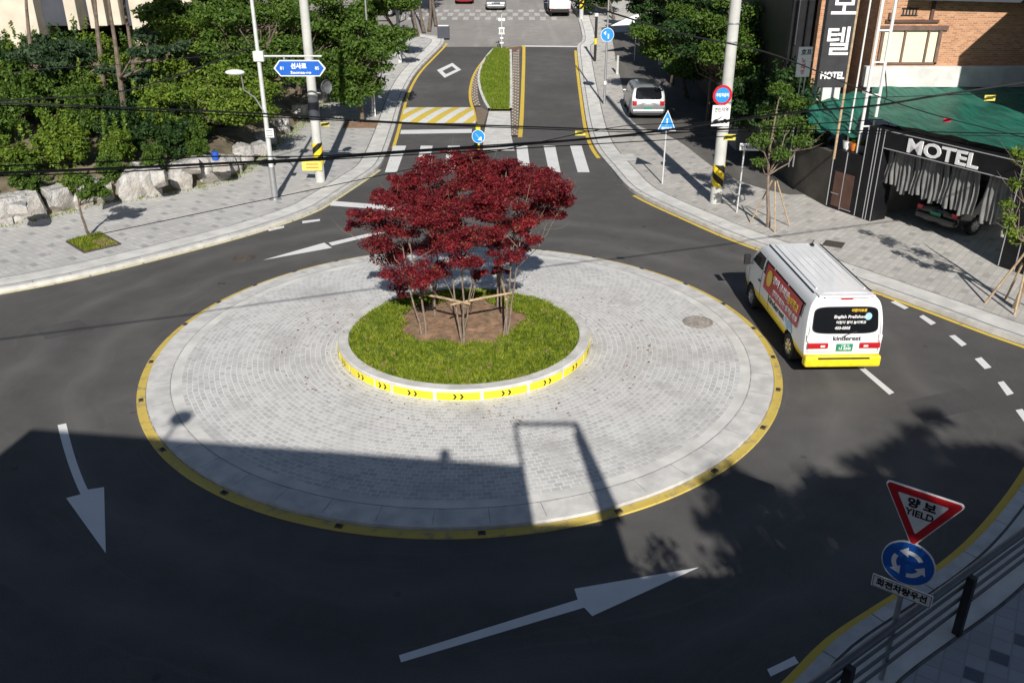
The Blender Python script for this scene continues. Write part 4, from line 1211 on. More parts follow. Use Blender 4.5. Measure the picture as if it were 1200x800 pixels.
# beige building with slate stripes, top left
BY = 50.0
bt = thing('beige_building', 'beige building with dark slate bays at the top left', 'building', (0, 0, 0))
x0 = P(-60, 60, BY)[0]; x1 = P(262, 60, BY)[0]; zb = hillz(-24, BY) - 1.5
mb = MB(); mb.box(((x0 + P(38, 0, BY)[0]) / 2, BY + 4.0, zb + 5), (P(38, 0, BY)[0] - x0, 8, 10)); mb.build('wall', 'wall_beige', bt)
a = P(38, 0, BY)[0]; b = P(147, 0, BY)[0]; zlow = P(90, 32, BY)[2]
mb = MB(); mb.box(((a + b) / 2, BY + 4.5, (zlow + zb + 10) / 2), (b - a - .02, 7.4, zb + 10 - zlow)); mb.build('dark_bay', 'panel_slate', bt)
for (pa, pb2, py_) in ((77, 91, 36), (104, 110, 34), (113, 124, 31), (131, 141, 30)):
    xa, xb2 = P(pa, 15, BY - .1)[0], P(pb2, 15, BY - .1)[0]; zl = P(pa, py_, BY - .3)[2]
    mb = MB(); mb.box(((xa + xb2) / 2, BY + .35, (zl + zb + 10) / 2), (xb2 - xa, 1.1, zb + 10 - zl)); mb.build('pilaster', 'wall_beige', bt, bevel=.03)
mb = MB(); mb.box(((a + b) / 2, BY + 5.5, (zlow + zb) / 2), (b - a, 5, zlow - zb - .01)); mb.build('undercroft_wall', 'black_panel', bt)
xa = P(148, 0, BY)[0]
mb = MB(); mb.box(((xa + x1) / 2, BY + 4.2, zb + 2.2 + (P(180, 26, BY)[2] - zb) / 2), (x1 - xa, 8, 4.4 + (P(180, 26, BY)[2] - zb))); mb.build('side_wall', 'wall_beige', bt)
xa, xb2 = P(-20, 0, BY)[0], P(17, 0, BY)[0]
for (pxa, pxb, ya, yb) in ((0, 14, 66, 74),):
    mb = MB(); mb.box(((P(pxa, 70, BY)[0] + P(pxb, 70, BY)[0]) / 2, BY - .04, P(0, 70, BY)[2]), (1.0, .06, .5)); mb.build('window', 'glass_dark', bt)
print('WING', G(728,640), e1, yy)
# shops beyond, top left between trees
sh = thing('shop_row', 'low dark shop front beyond the street trees at the top left', 'building', (0, 0, 0))
mb = MB(); mb.box((-17, 92, zg(90) + 2), (16, 6, 8)); mb.build('wall', 'wall_grey', sh)
for i in range(5):
    mb = MB(); mb.box((-23 + i * 2.8, 88.9, zg(90) + 1), (2.0, .1, 2.0)); mb.build('window', 'glass_dark', sh)

# ---- the motel. gate runs from the tall column to the right
g0 = Vector((*G(1000, 257), 0)); g1 = Vector((*G(1165, 315), 0)); ge = (g1 - g0).normalized(); gn = Vector((-ge.y, ge.x, 0))  # gn points into the yard
if gn.y < 0: gn = -gn
GA = math.atan2(ge.y, ge.x); GL_ = (g1 - g0).length
ZT = 3.12
gate = thing('motel_gate', 'black motel gateway with white letters over grey strip curtains', 'gateway', (g0.x, g0.y, .12), GA)
def gbox(s0, s1, d0, d1, z0, z1): return ((s0 + s1) / 2, (d0 + d1) / 2, (z0 + z1) / 2), (s1 - s0, abs(d1 - d0), z1 - z0)
mb = MB(); mb.box(*gbox(0, .72, 0, .7, 0, ZT)); mb.build('column', 'black_panel', gate)
mb = MB(); mb.box(*gbox(GL_ + .05, GL_ + 3.2, 0, .8, 0, ZT)); mb.build('wide_column', 'black_panel', gate)
for s_ in (.004, .38, .50, .716):
    mb = MB(); mb.box(*gbox(s_ - .012, s_ + .012, -.012, .0, 0.02, ZT)); mb.build('trim_strip', 'panel_line', gate)
for s_ in (GL_ + .1, GL_ + .62, GL_ + 1.2, GL_ + 1.8):
    mb = MB(); mb.box(*gbox(s_ - .012, s_ + .012, -.012, .0, .02, ZT)); mb.build('trim_strip', 'panel_line', gate)
ZB = 2.50
mb = MB(); mb.box(*gbox(.722, GL_ + .048, .03, .5, ZB, ZT)); fa = mb.build('fascia', 'black_panel', gate)
for z in (ZB + .03, ZT - .02):
    mb = MB(); mb.box(*gbox(.73, GL_ + .04, .012, .03, z - .012, z + .012)); mb.build('trim_strip', 'panel_line', gate)
text('MOTEL', .60, 'text_white', gate, (2.95, .016, (ZB + ZT) / 2 - .03), 'lettering', extr=.014, bold=.016, width=2.62)
# where MOTEL really stands: between px 1062 and 1147
# strip curtains
rnd = random.Random(6)
ncur = 26
for i in range(ncur):
    s0 = .74 + (GL_ - .72) * i / ncur; s1 = .74 + (GL_ - .72) * (i + 1) / ncur
    if i in (19,): continue
    lowz = 1.30 - .35 * (i / ncur) + rnd.uniform(-.12, .12)
    if i < 3: lowz = 1.35
    mb = MB(); vs = []; nn = 6
    for k2 in range(7):
        z = ZB - .002 - (ZB - lowz) * k2 / 6
        for j in range(nn + 1):
            t = j / nn; vs.append((s0 + (s1 - s0) * t + .03 * math.sin(k2 * .9 + i), .30 + .05 * math.sin(t * PI * 2 + i) + .03 * math.sin(k2 * .7 + i * 2), z))
    mb.add(vs, [(k2 * (nn + 1) + j, k2 * (nn + 1) + j + 1, (k2 + 1) * (nn + 1) + j + 1, (k2 + 1) * (nn + 1) + j) for k2 in range(6) for j in range(nn)])
    o = mb.build('curtain_strip', 'curtain', gate, smooth=True, auto=False)
# dim parking space behind the curtains
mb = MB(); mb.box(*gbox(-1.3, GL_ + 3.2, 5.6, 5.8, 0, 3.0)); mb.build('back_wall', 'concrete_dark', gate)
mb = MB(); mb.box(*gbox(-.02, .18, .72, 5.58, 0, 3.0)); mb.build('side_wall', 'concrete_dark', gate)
# green tarpaulin roof
roof = thing('tarpaulin_roof', 'green tarpaulin roof sagging between the motel gate and brick wall', 'roof', (0, 0, 0))
def gp(s, d): v = g0 + ge * s + gn * d; return v
mb = MB(); vs = []; NU, NV = 40, 16
for j in range(NV + 1):
    for i in range(NU + 1):
        u, v_ = i / NU, j / NV
        fp = gp(-.35 + (GL_ + 3.8) * u, .28)
        bp = Vector((P(1028, 106, 34.3)[0] - .2 + 9.5 * u, 34.3, 0))
        p = fp.lerp(bp, v_); z = (ZT + .12 + .16) * (1 - v_) + 3.75 * v_
        z += -.10 * math.sin(PI * v_) * (1 + .5 * math.sin(u * 30)) + .05 * mnoise.noise(Vector((u * 9, v_ * 5, 0))) + .04 * abs(math.sin(u * PI * 7))
        vs.append((p.x, p.y, z))
mb.add(vs, [(j * (NU + 1) + i, j * (NU + 1) + i + 1, (j + 1) * (NU + 1) + i + 1, (j + 1) * (NU + 1) + i) for j in range(NV) for i in range(NU)])
mb.build('sheet', 'tarp', roof, smooth=True, auto=False)
mb = MB(); vs = []
for j in range(9):
    for i in range(13):
        u, v_ = i / 12, j / 8
        a = Vector(P(952, 128, 31.4)).lerp(Vector(P(1006, 166, 30.0)), u); b2 = Vector(P(940, 120, 34.3)).lerp(Vector(P(1028, 108, 34.3)), u)
        p = a.lerp(b2, v_); vs.append((p.x, p.y, 2.75 + .8 * v_ + .06 * math.sin(u * 20) + .05 * math.sin(v_ * 9)))
mb.add(vs, [(j * 13 + i, j * 13 + i + 1, (j + 1) * 13 + i + 1, (j + 1) * 13 + i) for j in range(8) for i in range(12)])
mb.build('side_sheet', 'tarp', roof, smooth=True, auto=False)
for k2 in range(5):
    a = gp(.4 + k2 * 1.5, .5); b2 = Vector((P(1030, 106, 34.3)[0] + k2 * 1.9, 34.2, 0))
    mb = MB(); mb.tube([(a.x, a.y, ZT + .05), (b2.x, b2.y, 3.55)], .03, 6); mb.build('rafter', 'steel', roof)

# lower box pier left of the column, with flower pots on top
pier = thing('gate_pier', 'low black tiled pier left of the motel gate with pots on top', 'pier', (g0.x, g0.y, .12), GA)
mb = MB(); mb.box(*gbox(-1.36, -.02, .0, .75, 0, 2.1)); mb.build('body', 'black_panel', pier)
for s_ in (-1.34, -.72): 
    mb = MB(); mb.box(*gbox(s_ - .015, s_ + .015, -.014, .0, 0.05, 2.08)); mb.build('trim_strip', 'panel_line', pier)
mb = MB(); mb.box(*gbox(-1.2, -.85, -.02, .0, .55, .57)); mb.box(*gbox(-.70, -.2, -.02, .0, .1, .12)); mb.build('rail', 'panel_line', pier)
mb = MB(); mb.box(*gbox(-1.15, -.25, -.012, -.002, .12, 1.35)); mb.build('door', 'door_brown', pier)
for k2, (s_, m_, lab) in enumerate(((-1.1, 'sign_white', 'white pot leftmost on the low black pier'), (-.75, 'orange', 'orange pot between two others on the low black pier'), (-.35, 'blue_plastic', 'dark blue bag or pot nearest the tall gate column'))):
    v = g0 + ge * s_ + gn * .35
    tp2 = thing('flower_pot', lab, 'pot', (v.x, v.y, 2.22))
    mb = MB(); mb.lathe([(.10, 0), (.17, .02), (.20, .28), (.22, .30), (.18, .30), (.17, .24), (0, .24)], 16); mb.build('pot', m_ if k2 != 2 else 'panel_slate', tp2, smooth=True)
    link('foliage', leafcloud('foliage', [(0, 0, .36, .18, .18, .10)], 160, .05, 'leaf_mid', 700 + k2), tp2)
# white steel lattice mast on the pier
v = g0 + ge * -.55 + gn * .45
mast = thing('lattice_mast', 'white steel ladder mast rising from the low black pier', 'mast', (v.x, v.y, 2.22))
for k2, (dx, dy) in enumerate(((-.42, .32), (-.20, -.14), (.24, -.1))):
    mb = MB(); mb.tube([(dx, dy, 0), (dx, dy, 9)], .055 if k2 else .03, 10); mb.build('leg', 'pole_white', mast, smooth=True)
for z in (.9, 1.95, 3.0, 4.0, 5.0, 6.2):
    mb = MB(); mb.tube([(-.20, -.14, z), (.24, -.1, z)], .03, 8); mb.build('rung', 'pole_white', mast, smooth=True)
mb = MB(); mb.tube([(.30, -.02, 6.5), (.34, -.02, 5.0), (.24, 0, 4.0), (.30, -.02, 2.8), (.52, -.04, 1.9), (.45, -.05, 1.6), (.25, -.05, 1.8)], .022, 6); mb.build('cable', 'cable', mast, smooth=True)

# brick building behind
WY = 34.6
bb = thing('brick_building', 'tan brick motel building with a wide blind-covered window', 'building', (0, 0, 0))
X0 = P(1022, 60, WY)[0]; wx0, wx1 = P(1031, 50, WY)[0], P(1101, 50, WY)[0]; wz0, wz1 = P(1060, 75, WY)[2], P(1060, 36, WY)[2]
XE = X0 + 12
mb = MB()
mb.box(((X0 + wx0) / 2, WY + .3, 5.9), (wx0 - X0, .6, 3.6 + 2.2)); mb.box(((wx1 + XE) / 2, WY + .3, 5.9), (XE - wx1, .6, 5.8))
mb.box(((wx0 + wx1) / 2, WY + .3, (wz1 + 8.8) / 2), (wx1 - wx0 - .004, .6, 8.8 - wz1)); mb.box(((wx0 + wx1) / 2, WY + .3, (wz0 + 3.0) / 2), (wx1 - wx0 - .004, .6, wz0 - 3.0))
mb.box((X0 + .3, WY + 4.3, 5.9), (.6, 7.4, 5.8))
mb.build('wall', 'brick', bb)
wn = MB()
wn.box(((wx0 + wx1) / 2, WY + .05, wz1 + .09), (wx1 - wx0 + .4, .3, .16)); wn.box((wx0 + .05, WY + .02, (wz0 + wz1) / 2), (.11, .2, wz1 - wz0)); wn.box((wx1 - .05, WY + .02, (wz0 + wz1) / 2), (.11, .2, wz1 - wz0))
for u in (.40, .79): wn.box((wx0 + (wx1 - wx0) * u, WY + .03, (wz0 + wz1) / 2), (.07, .18, wz1 - wz0))
wn.box(((wx0 + wx1) / 2, WY + .02, wz0 + .03), (wx1 - wx0, .2, .06)); wf = wn.build('window', 'roof_brown', bb)
for a_, b_ in ((.03, .38), (.42, .77), (.81, .96)):
    mb = MB(); mb.box((wx0 + (wx1 - wx0) * (a_ + b_) / 2, WY + .035, (wz0 + wz1) / 2), ((wx1 - wx0) * (b_ - a_) + .04, .03, wz1 - wz0)); mb.build('pane', 'blind_glare', wf)
lz0, lz1 = P(1060, 101, WY)[2], P(1060, 77, WY)[2]
lx1 = P(1200, 90, WY)[0] + 2
mb = MB(); mb.box(((X0 - .15 + lx1) / 2, WY - .16, (lz0 + lz1) / 2), (lx1 - X0 + .3, .30, lz1 - lz0)); mb.build('ledge', 'kerb_pale', bb, bevel=.02)
mb = MB(); mb.box(((X0 - .1 + lx1) / 2, WY - .03, (lz0 + 3.0) / 2 - .002), (lx1 - X0 + .2, .08, lz0 - 3.0)); mb.build('plinth', 'concrete_dark', bb)
vz = P(1066, 14, WY)[2]; vx = P(1066, 14, WY)[0]
mb = MB()
for k2 in range(5): mb.box((vx - .24 + k2 * .12, WY - .02, vz), (.04, .04, .2))
mb.box((vx, WY - .02, vz + .12), (.62, .05, .04)); mb.box((vx, WY - .02, vz - .12), (.62, .05, .04)); mb.build('vent', 'black_metal', bb)
z = P(1060, 25, WY)[2]; mb = MB(); mb.box(((P(1040, 25, WY)[0] + P(1097, 25, WY)[0]) / 2, WY - .04, z), (2.0, .1, .10)); mb.box((P(1093, 10, WY)[0], WY - .04, z + .55), (.12, .1, 1.0)); mb.box((P(1042, 20, WY)[0], WY - .04, z + .15), (.08, .1, .3)); mb.build('trim', 'door_brown', bb)
rf = MB(); a = P(1110, -2, WY - .8); b2 = P(1205, 14, WY - .8); rf.bar((a[0] - 1, WY - .5, a[2] + .42), (b2[0] + 6, WY - .5, a[2] + .18), .24, 1.0); rf.build('eave', 'panel_slate', bb)
# dark older block left of the sign
db = thing('dark_building', 'dark glazed building behind the trees left of the motel sign', 'building', (0, 0, 0))
xa, xb2 = P(925, 30, 37)[0], P(968, 30, 37)[0]
mb = MB(); mb.box(((xa + xb2) / 2 + .3, 41, 5.5), (xb2 - xa + .6, 8, 8)); mb.build('wall', 'black_panel', db)
for k2 in range(4):
    mb = MB(); mb.box((xa + .3 + k2 * .38, 36.96, P(940, 25, 37)[2]), (.05, .06, 1.8)); mb.build('mullion', 'panel_slate', db)
xc = P(962, 55, 36.5)[0]
mb = MB(); mb.box((xc, 36.6, P(0, 50, 36.5)[2]), (.5, .4, 4.2)); mb.build('brick_corner', 'brick', db)
# tall vertical sign
SY = 29.95
a = P(971, 0, SY); zb_ = P(957, 103, SY)[2]; xl, xr = P(957, 100, SY)[0], P(985, 104, SY)[0]
ms = thing('vertical_sign', 'tall black vertical motel sign with large white characters', 'sign', ((xl + xr) / 2 + .06, SY, 0), 0)
mb = MB(); W_ = xr - xl + .12; mb.box((0, .15, zb_ + 2.3), (W_, .3, 4.6)); mb.build('board', 'sign_black', ms, bevel=.02)
text('모', .96, 'text_white', ms, (.06, -.012, P(0, 5, SY)[2] - .05), 'lettering', extr=.01, bold=.012)
text('텔', .96, 'text_white', ms, (.02, -.012, P(0, 51, SY)[2]), 'lettering', extr=.01, bold=.012)
text('MOTEL', .30, 'text_white', ms, (0, -.012, P(0, 89, SY)[2]), 'lettering', extr=.01, bold=.012, width=.80)
mb = MB(); mb.tube([(W_ / 2 + .06, .1, 2.0), (W_ / 2 + .06, .1, 8.5)], .045, 8); mb.tube([(W_ / 2 + .06, .1, 2.05), (g0.x + ge.x * -1.25 - ms.location.x, g0.y + ge.y * -1.25 + .12 - SY, 2.12)], .035, 8); mb.build('post', 'wood_pole', ms, smooth=True)
qa, qb = P(955, 118, 33.6), P(986, 100, 33.6)
mb = MB(); mb.box(((qa[0] + qb[0]) / 2, 33.9, (3.0 + qb[2]) / 2), (qb[0] - qa[0], .5, qb[2] - 3.0)); mb.build('low_wall', 'kerb_pale', bb)
# small white projecting sign
q = P(943, 73, 33); ss = thing('small_sign', 'small white sign with black and red vertical writing by the motel', 'sign', (q[0], 33, 0), R(8))
mb = MB(); mb.box((0, .05, q[2]), (.50, .10, 1.05)); mb.build('board', 'sign_white', ss, bevel=.01)
text('호프', .22, 'ink', ss, (.02, -.006, q[2] + .33), rot=(R(90), 0, 0), bold=.006); text('노', .20, 'text_red', ss, (-.04, -.006, q[2] + .05), bold=.003); text('래', .20, 'text_red', ss, (-.04, -.006, q[2] - .16), bold=.003); text('방', .18, 'text_red', ss, (-.04, -.006, q[2] - .36))
mb = MB(); mb.tube([(.12, .05, 1.0), (.12, .05, q[2] - .5)], .03, 6); mb.tube([(-.05, .05, 1.0), (-.05, .05, q[2] - .5)], .02, 6); mb.build('post', 'steel', ss)
q = P(960, 0, 34); mb = MB(); o_ = thing('awning_sign', 'white board above the brick corner beside the motel sign', 'sign', (q[0] - .35, 34.6, 0)); mb.box((0, 0, q[2] + .22), (.75, .2, .5)); mb.build('board', 'sign_white', o_, bevel=.01)

# garden wall running back from the pier, its shade put into the dark colour
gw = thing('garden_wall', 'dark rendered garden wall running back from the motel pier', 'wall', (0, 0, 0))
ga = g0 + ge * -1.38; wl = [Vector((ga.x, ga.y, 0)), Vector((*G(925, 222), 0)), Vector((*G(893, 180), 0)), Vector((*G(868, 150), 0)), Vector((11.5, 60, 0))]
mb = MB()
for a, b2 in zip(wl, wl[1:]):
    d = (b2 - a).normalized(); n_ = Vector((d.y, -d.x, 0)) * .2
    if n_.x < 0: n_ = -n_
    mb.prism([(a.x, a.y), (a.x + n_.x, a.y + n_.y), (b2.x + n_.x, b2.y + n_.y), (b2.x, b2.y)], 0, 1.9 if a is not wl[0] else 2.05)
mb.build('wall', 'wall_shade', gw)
hh = thing('low_house', 'low brown roofed house behind the garden wall', 'house', (0, 0, 0))
q = P(905, 85, 40); mb = MB(); mb.box((q[0] + .8, 41.5, 1.3), (4.2, 3.4, 2.6)); mb.build('wall', 'wall_grey', hh)
mb = MB(); mb.add([(q[0] - 1.6, 39.4, 2.5), (q[0] + 3.2, 39.4, 2.5), (q[0] + 3.2, 41.5, 3.7), (q[0] - 1.2, 41.5, 3.7), (q[0] - 1.6, 43.6, 2.5), (q[0] + 3.2, 43.6, 2.5)], [(0, 1, 2, 3), (3, 2, 5, 4), (0, 3, 4), (1, 5, 2)]); mb.build('roof', 'roof_brown', hh)
# garden shrubs behind the wall
for k2, (pp, Y_, s_) in enumerate((((905, 140), 34, 1.0), ((930, 130), 33.6, 1.0), ((950, 150), 32.6, .7), ((885, 120), 37, 1.2), ((925, 105), 37, 1.2), ((860, 110), 41, 1.2))):
    p = P(*pp, Y_); t = thing('garden_shrub', 'dark leafy shrub behind the garden wall of the motel', 'shrub', (p[0] + .3, Y_, max(.2, p[2] - .9)), k2, 'shrubs behind the garden wall'); t.scale = (s_,) * 3
    link('stem', shr[3][0], t); link('foliage', shr[3][1], t)
# block added out of sight on the right, shaped to shade brickwork and tarpaulin
nb_ = thing('shading_block', 'plain grey block right of the motel yard', 'building', (0, 0, 0))
mb = MB(); mb.prism([(17.6, 28.2), (19.3, 31.5), (27, 31.5), (27, 26), (19.5, 26)][::-1], 0, 8.9); mb.build('wall', 'wall_grey', nb_)

# ================================================================== VEHICLES
def carshape(parent, L, W, H, zb, yr, yf, belt, tum, classify, mats, n_exp=5.0, nt_=130, nv=112, bulge=.12):
    """closed body skin; y=0 at the tail, +y forwards. classify(x,y,z) names the part or None for a hole"""
    rows = []
    zc = (zb + H) / 2; hh = (H - zb) / 2
    caps = [(.0, 1.0), (.35, .92), (.62, .72), (.82, .44), (.93, .22), (.98, .08)]
    ring_ts = [('r', k, b) for k, b in caps] + [('m', 1, t) for t in np.linspace(0, 1, nt_)] + [('f', k, b) for k, b in caps[::-1]]
    tt = np.linspace(0, 2 * PI, nv, endpoint=False) + PI / nv
    c, s = np.cos(tt), np.sin(tt)
    cxs = np.sign(c) * np.abs(c) ** (2 / n_exp); szs = np.sign(s) * np.abs(s) ** (2 / n_exp)
    # even out the points round the section
    V = []
    for kind, k, b in ring_ts:
        z = zc + hh * szs * k; x = W / 2 * cxs * k
        zz = np.clip(z, zb, H)
        a = np.array([yr(q) for q in zz]); e = np.array([yf(q) for q in zz])
        if kind == 'm': y = a + (e - a) * b
        elif kind == 'r': y = a - bulge * (b)
        else: y = e + bulge * (b)
        if kind == 'r': y = a + bulge * (1 - 1) - bulge * 0 - (bulge * b) * .5
        if kind == 'f': y = e + (bulge * b)
        # sides narrow above the belt and at both ends
        up = np.clip((z - belt) / (H - belt), 0, 1); x = x * (1 - tum * up ** 1.2)
        endn = np.clip((y - (L - .8)) / .8, 0, 1); x = x * (1 - .10 * endn ** 2)
        endr = np.clip((.35 - y) / .35, 0, 1); x = x * (1 - .03 * endr ** 2)
        V.append(np.c_[x, y, z])
    V = np.array(V); nr = len(V)
    parts = {}
    for i in range(nr - 1):
        for j in range(nv):
            j2 = (j + 1) % nv
            q = (i * nv + j, (i + 1) * nv + j, (i + 1) * nv + j2, i * nv + j2)
            m_ = (V[i, j] + V[i + 1, j] + V[i + 1, j2] + V[i, j2]) / 4
            c_ = classify(m_[0], m_[1], m_[2], ring_ts[i][0])
            if c_: parts.setdefault(c_, []).append(q)
    VV = V.reshape(-1, 3); objs = {}
    for nm, fs in parts.items():
        used = sorted({i for f in fs for i in f}); mp = {u: k for k, u in enumerate(used)}
        me = bpy.data.meshes.new(nm); me.from_pydata([tuple(VV[u]) for u in used], [], [tuple(mp[i] for i in f) for f in fs])
        bm = bmesh.new(); bm.from_mesh(me); bmesh.ops.remove_doubles(bm, verts=bm.verts, dist=.0005); bmesh.ops.recalc_face_normals(bm, faces=bm.faces)
        bm.to_mesh(me); bm.free()
        me.materials.append(MATS[mats.get(nm, mats['body'])]); me.shade_smooth()
        o = link(nm.split('#')[0], me, parent); objs[nm] = o
        if nm.startswith('body'):
            pass
    return objs
def interp(pts):
    zs = [p[0] for p in pts]; vs = [p[1] for p in pts]
    return lambda z: float(np.interp(z, zs, vs))
def wheel(parent, x, y, r, wd, side, rim='chrome'):
    t = MB(); prof = [(r * .60, -wd / 2), (r * .93, -wd / 2), (r, -wd * .32), (r, wd * .32), (r * .93, wd / 2), (r * .60, wd / 2)]
    t.lathe(prof, 28); o = t.build('wheel', 'rubber', parent, smooth=True); o.location = (x, y, r); o.rotation_euler = (0, R(90), 0)
    m2 = MB(); zz = wd * .40 * side
    m2.lathe([(r * .62, wd * .5 * side), (r * .58, wd * .3 * side), (r * .2, zz), (0.0, zz * 1.05)], 28)
    for k2 in range(8):
        t2 = 2 * PI * k2 / 8; m2.bar((r * .18 * math.cos(t2), r * .18 * math.sin(t2), wd * .44 * side), (r * .56 * math.cos(t2), r * .56 * math.sin(t2), wd * .44 * side), r * .14, .02)
    m2.build('rim', rim, o, smooth=True)
    return o

def livery():
    s = NT('van_livery', .28, .5); s.b.inputs['Coat Weight'].default_value = .4
    sp = s.n('SeparateXYZ'); s.l(s.tc.outputs['Object'], sp.inputs[0])
    # yellow from the sill up to a line that dips amidships and swells at the nose
    y = sp.outputs[1]
    ln = s.math('ADD', .60, s.math('MULTIPLY', s.math('SINE', s.math('MULTIPLY', y, .62)), .12))
    ln = s.math('ADD', ln, s.math('MULTIPLY', s.math('GREATER_THAN', .25, y), -.02))
    yel = s.math('LESS_THAN', sp.outputs[2], ln)
    c = s.mix(yel, (.80, .81, .82), (.86, .66, .01))
    c = s.mix(s.ramp(s.noise(1.5, 4), (0, 0, 0), (.12, .12, .12), .5, .7), c, (.45, .45, .44)); s.col(c)
livery()
VX, VY = 7.33, 17.40
van = thing('school_van', 'white and yellow preschool minibus with red side banner on the roundabout', 'van', (VX, VY, 0), R(1.6))
VL, VW, VH, VZ = 5.0, 1.76, 1.93, .30
yr = interp([(.3, .06), (.55, 0.0), (1.02, .03), (1.15, .05), (1.80, .20), (1.93, .34)])
yf = interp([(.3, 4.95), (.5, 5.0), (.9, 4.93), (1.06, 4.72), (1.72, 3.98), (1.93, 3.70)])
WR, RW = (.98, 4.10), .33
def inr(v, a, b): return a <= v <= b
def van_cls(x, y, z, kind):
    ax = abs(x)
    for wy in WR:
        if ax > .6 and math.hypot(y - wy, z - RW) < .40: return None
    if z < VZ + .03 and ax < .8: return 'body#under'
    if kind == 'm' and ax > .6:
        if inr(z, 1.12, 1.63):
            if inr(y, .42, 1.58) or inr(y, 1.66, 2.62) or inr(y, 2.70, 3.32): return 'side_window#%d' % (1 if x < 0 else 2)
            if inr(y, 3.40, 4.46 - max(0, (z - 1.12)) * .95): return 'door_window#%d' % (1 if x < 0 else 2)
    if (kind == 'f' or y > 3.9) and inr(z, 1.10, 1.74) and ax < .72: return 'windscreen'
    return 'body'
vm = {'body': 'van_livery', 'body#under': 'rubber', 'rear_window': 'glass_dark', 'windscreen': 'glass_dark'}
for k2 in (1, 2): vm['side_window#%d' % k2] = 'glass_dark'; vm['door_window#%d' % k2] = 'glass_dark'
vo = carshape(van, VL, VW, VH, VZ, yr, yf, 1.05, .13, van_cls, vm, 5.5, 170, 200, .10)
def vside(y, z):   # half width of the van side there
    zc = (VZ + VH) / 2; hh = (VH - VZ) / 2; s_ = abs((z - zc) / hh); c_ = (1 - min(1, s_) ** 5.5) ** (1 / 5.5)
    up = max(0, min(1, (z - 1.05) / (VH - 1.05))); x = VW / 2 * c_ * (1 - .13 * up ** 1.2)
    en = max(0, min(1, (y - (VL - .8)) / .8)); x *= 1 - .10 * en * en; er = max(0, min(1, (.35 - y) / .35)); return x * (1 - .03 * er * er)
def side_patch(y0, y1, z0, z1, off_=.012, slant=0.0, ny=20, nz=8, side=-1):
    vs = []
    for j in range(nz + 1):
        for i in range(ny + 1):
            z = z0 + (z1 - z0) * j / nz; y = y0 + (y1 - y0) * i / ny + slant * (z - z0)
            vs.append((side * (vside(y, z) + off_), y, z))
    return vs, [(j * (ny + 1) + i, j * (ny + 1) + i + 1, (j + 1) * (ny + 1) + i + 1, (j + 1) * (ny + 1) + i) for j in range(nz) for i in range(ny)]
mb = MB(); mb.add(*side_patch(.55, 3.12, .98, 1.60, .016, .0)); ban = mb.build('banner', 'banner_red', van, smooth=True, auto=False)
# banner writing: bent onto the side
def side_text(body, size, m_, yc, zc_, parent, off_=.022, name='lettering', width=None, bold=0.0):
    me = text_data(body, size, .002, bold); xs = [v.co.x for v in me.vertices]; w0 = max(xs) - min(xs); sx = (width / w0) if width else 1
    for v in me.vertices:
        y = yc - v.co.x * sx; z = zc_ + v.co.y; v.co = Vector((-(vside(y, z) + off_ + v.co.z), y, z))
    me.materials.clear(); me.materials.append(MATS[m_]); return link(name, me, parent)
side_text('영어 유치원', .20, 'text_white', 1.95, 1.40, ban, bold=.004, width=1.15)
side_text('놀이학교', .22, 'text_yellow', 1.05, 1.36, ban, bold=.005, width=.7)
side_text('영어로 배우는 즐거운 하루', .15, 'text_white', 1.50, 1.13, ban, bold=.003, width=1.75)
mb = MB(); vs = [(-(vside(2.78, 1.33) + .026), 2.78, 1.33)]
for i in range(20):
    t = 2 * PI * i / 20; y, z = 2.78 + .20 * math.cos(t), 1.33 + .20 * math.sin(t); vs.append((-(vside(y, z) + .026), y, z))
mb.add(vs, [(0, 1 + (i + 1) % 20, 1 + i) for i in range(20)]); mb.build('badge', 'text_yellow', ban)
mb = MB(); vs = [(-(vside(2.78, 1.33) + .03), 2.78, 1.33)]
for i in range(20):
    t = 2 * PI * i / 20; y, z = 2.78 + .11 * math.cos(t), 1.33 + .11 * math.sin(t); vs.append((-(vside(y, z) + .03), y, z))
mb.add(vs, [(0, 1 + (i + 1) % 20, 1 + i) for i in range(20)]); mb.build('badge_face', 'tag_yellow', ban)
side_text('kinderest', .24, 'ink', 2.05, .865, van, .006, width=1.25, bold=.004)
mb = MB()
for (y, z, r_) in ((.95, .86, .10), (1.08, .92, .08), (1.15, .80, .10), (1.3, .88, .06), (.85, .78, .06)):
    vs = [(-(vside(y, z) + .008), y, z)] + [(-(vside(y + r_ * math.cos(t), z + r_ * math.sin(t)) + .008), y + r_ * math.cos(t), z + r_ * math.sin(t)) for t in [2 * PI * i / 12 for i in range(12)]]
    mb.add(vs, [(0, 1 + (i + 1) % 12, 1 + i) for i in range(12)])
mb.build('painted_figure', 'sticker_blue', van)
# rear details
zc_ = (VZ + VH) / 2; hh_ = (VH - VZ) / 2
def rear_patch(xc, zc2, a, b, off_, n_=6.0, nr_=10, ns_=56):
    vs = []; fs = []
    for k in range(nr_ + 1):
        s_ = k / nr_
        for j in range(ns_):
            t = 2 * PI * j / ns_; c, q = math.cos(t), math.sin(t)
            x = xc + a * s_ * math.copysign(abs(c) ** (2 / n_), c); z = zc2 + b * s_ * math.copysign(abs(q) ** (2 / n_), q)
            x *= 1 - .10 * (z - zc2)
            kk = min(1, max(abs(x) / (VW / 2), abs(z - zc_) / hh_)); bb = float(np.interp(kk, [0, .35, .62, .82, .93, .98], [1, .92, .72, .44, .22, .08]))
            vs.append((x, yr(z) - .05 * bb - off_, z))
    for k in range(nr_):
        for j in range(ns_):
            j2 = (j + 1) % ns_; fs.append((k * ns_ + j, k * ns_ + j2, (k + 1) * ns_ + j2, (k + 1) * ns_ + j))
    return vs, fs
mb = MB(); mb.add(*rear_patch(0, 1.385, .725, .295, .010)); mb.build('window_seal', 'rubber', van, smooth=True, auto=False)
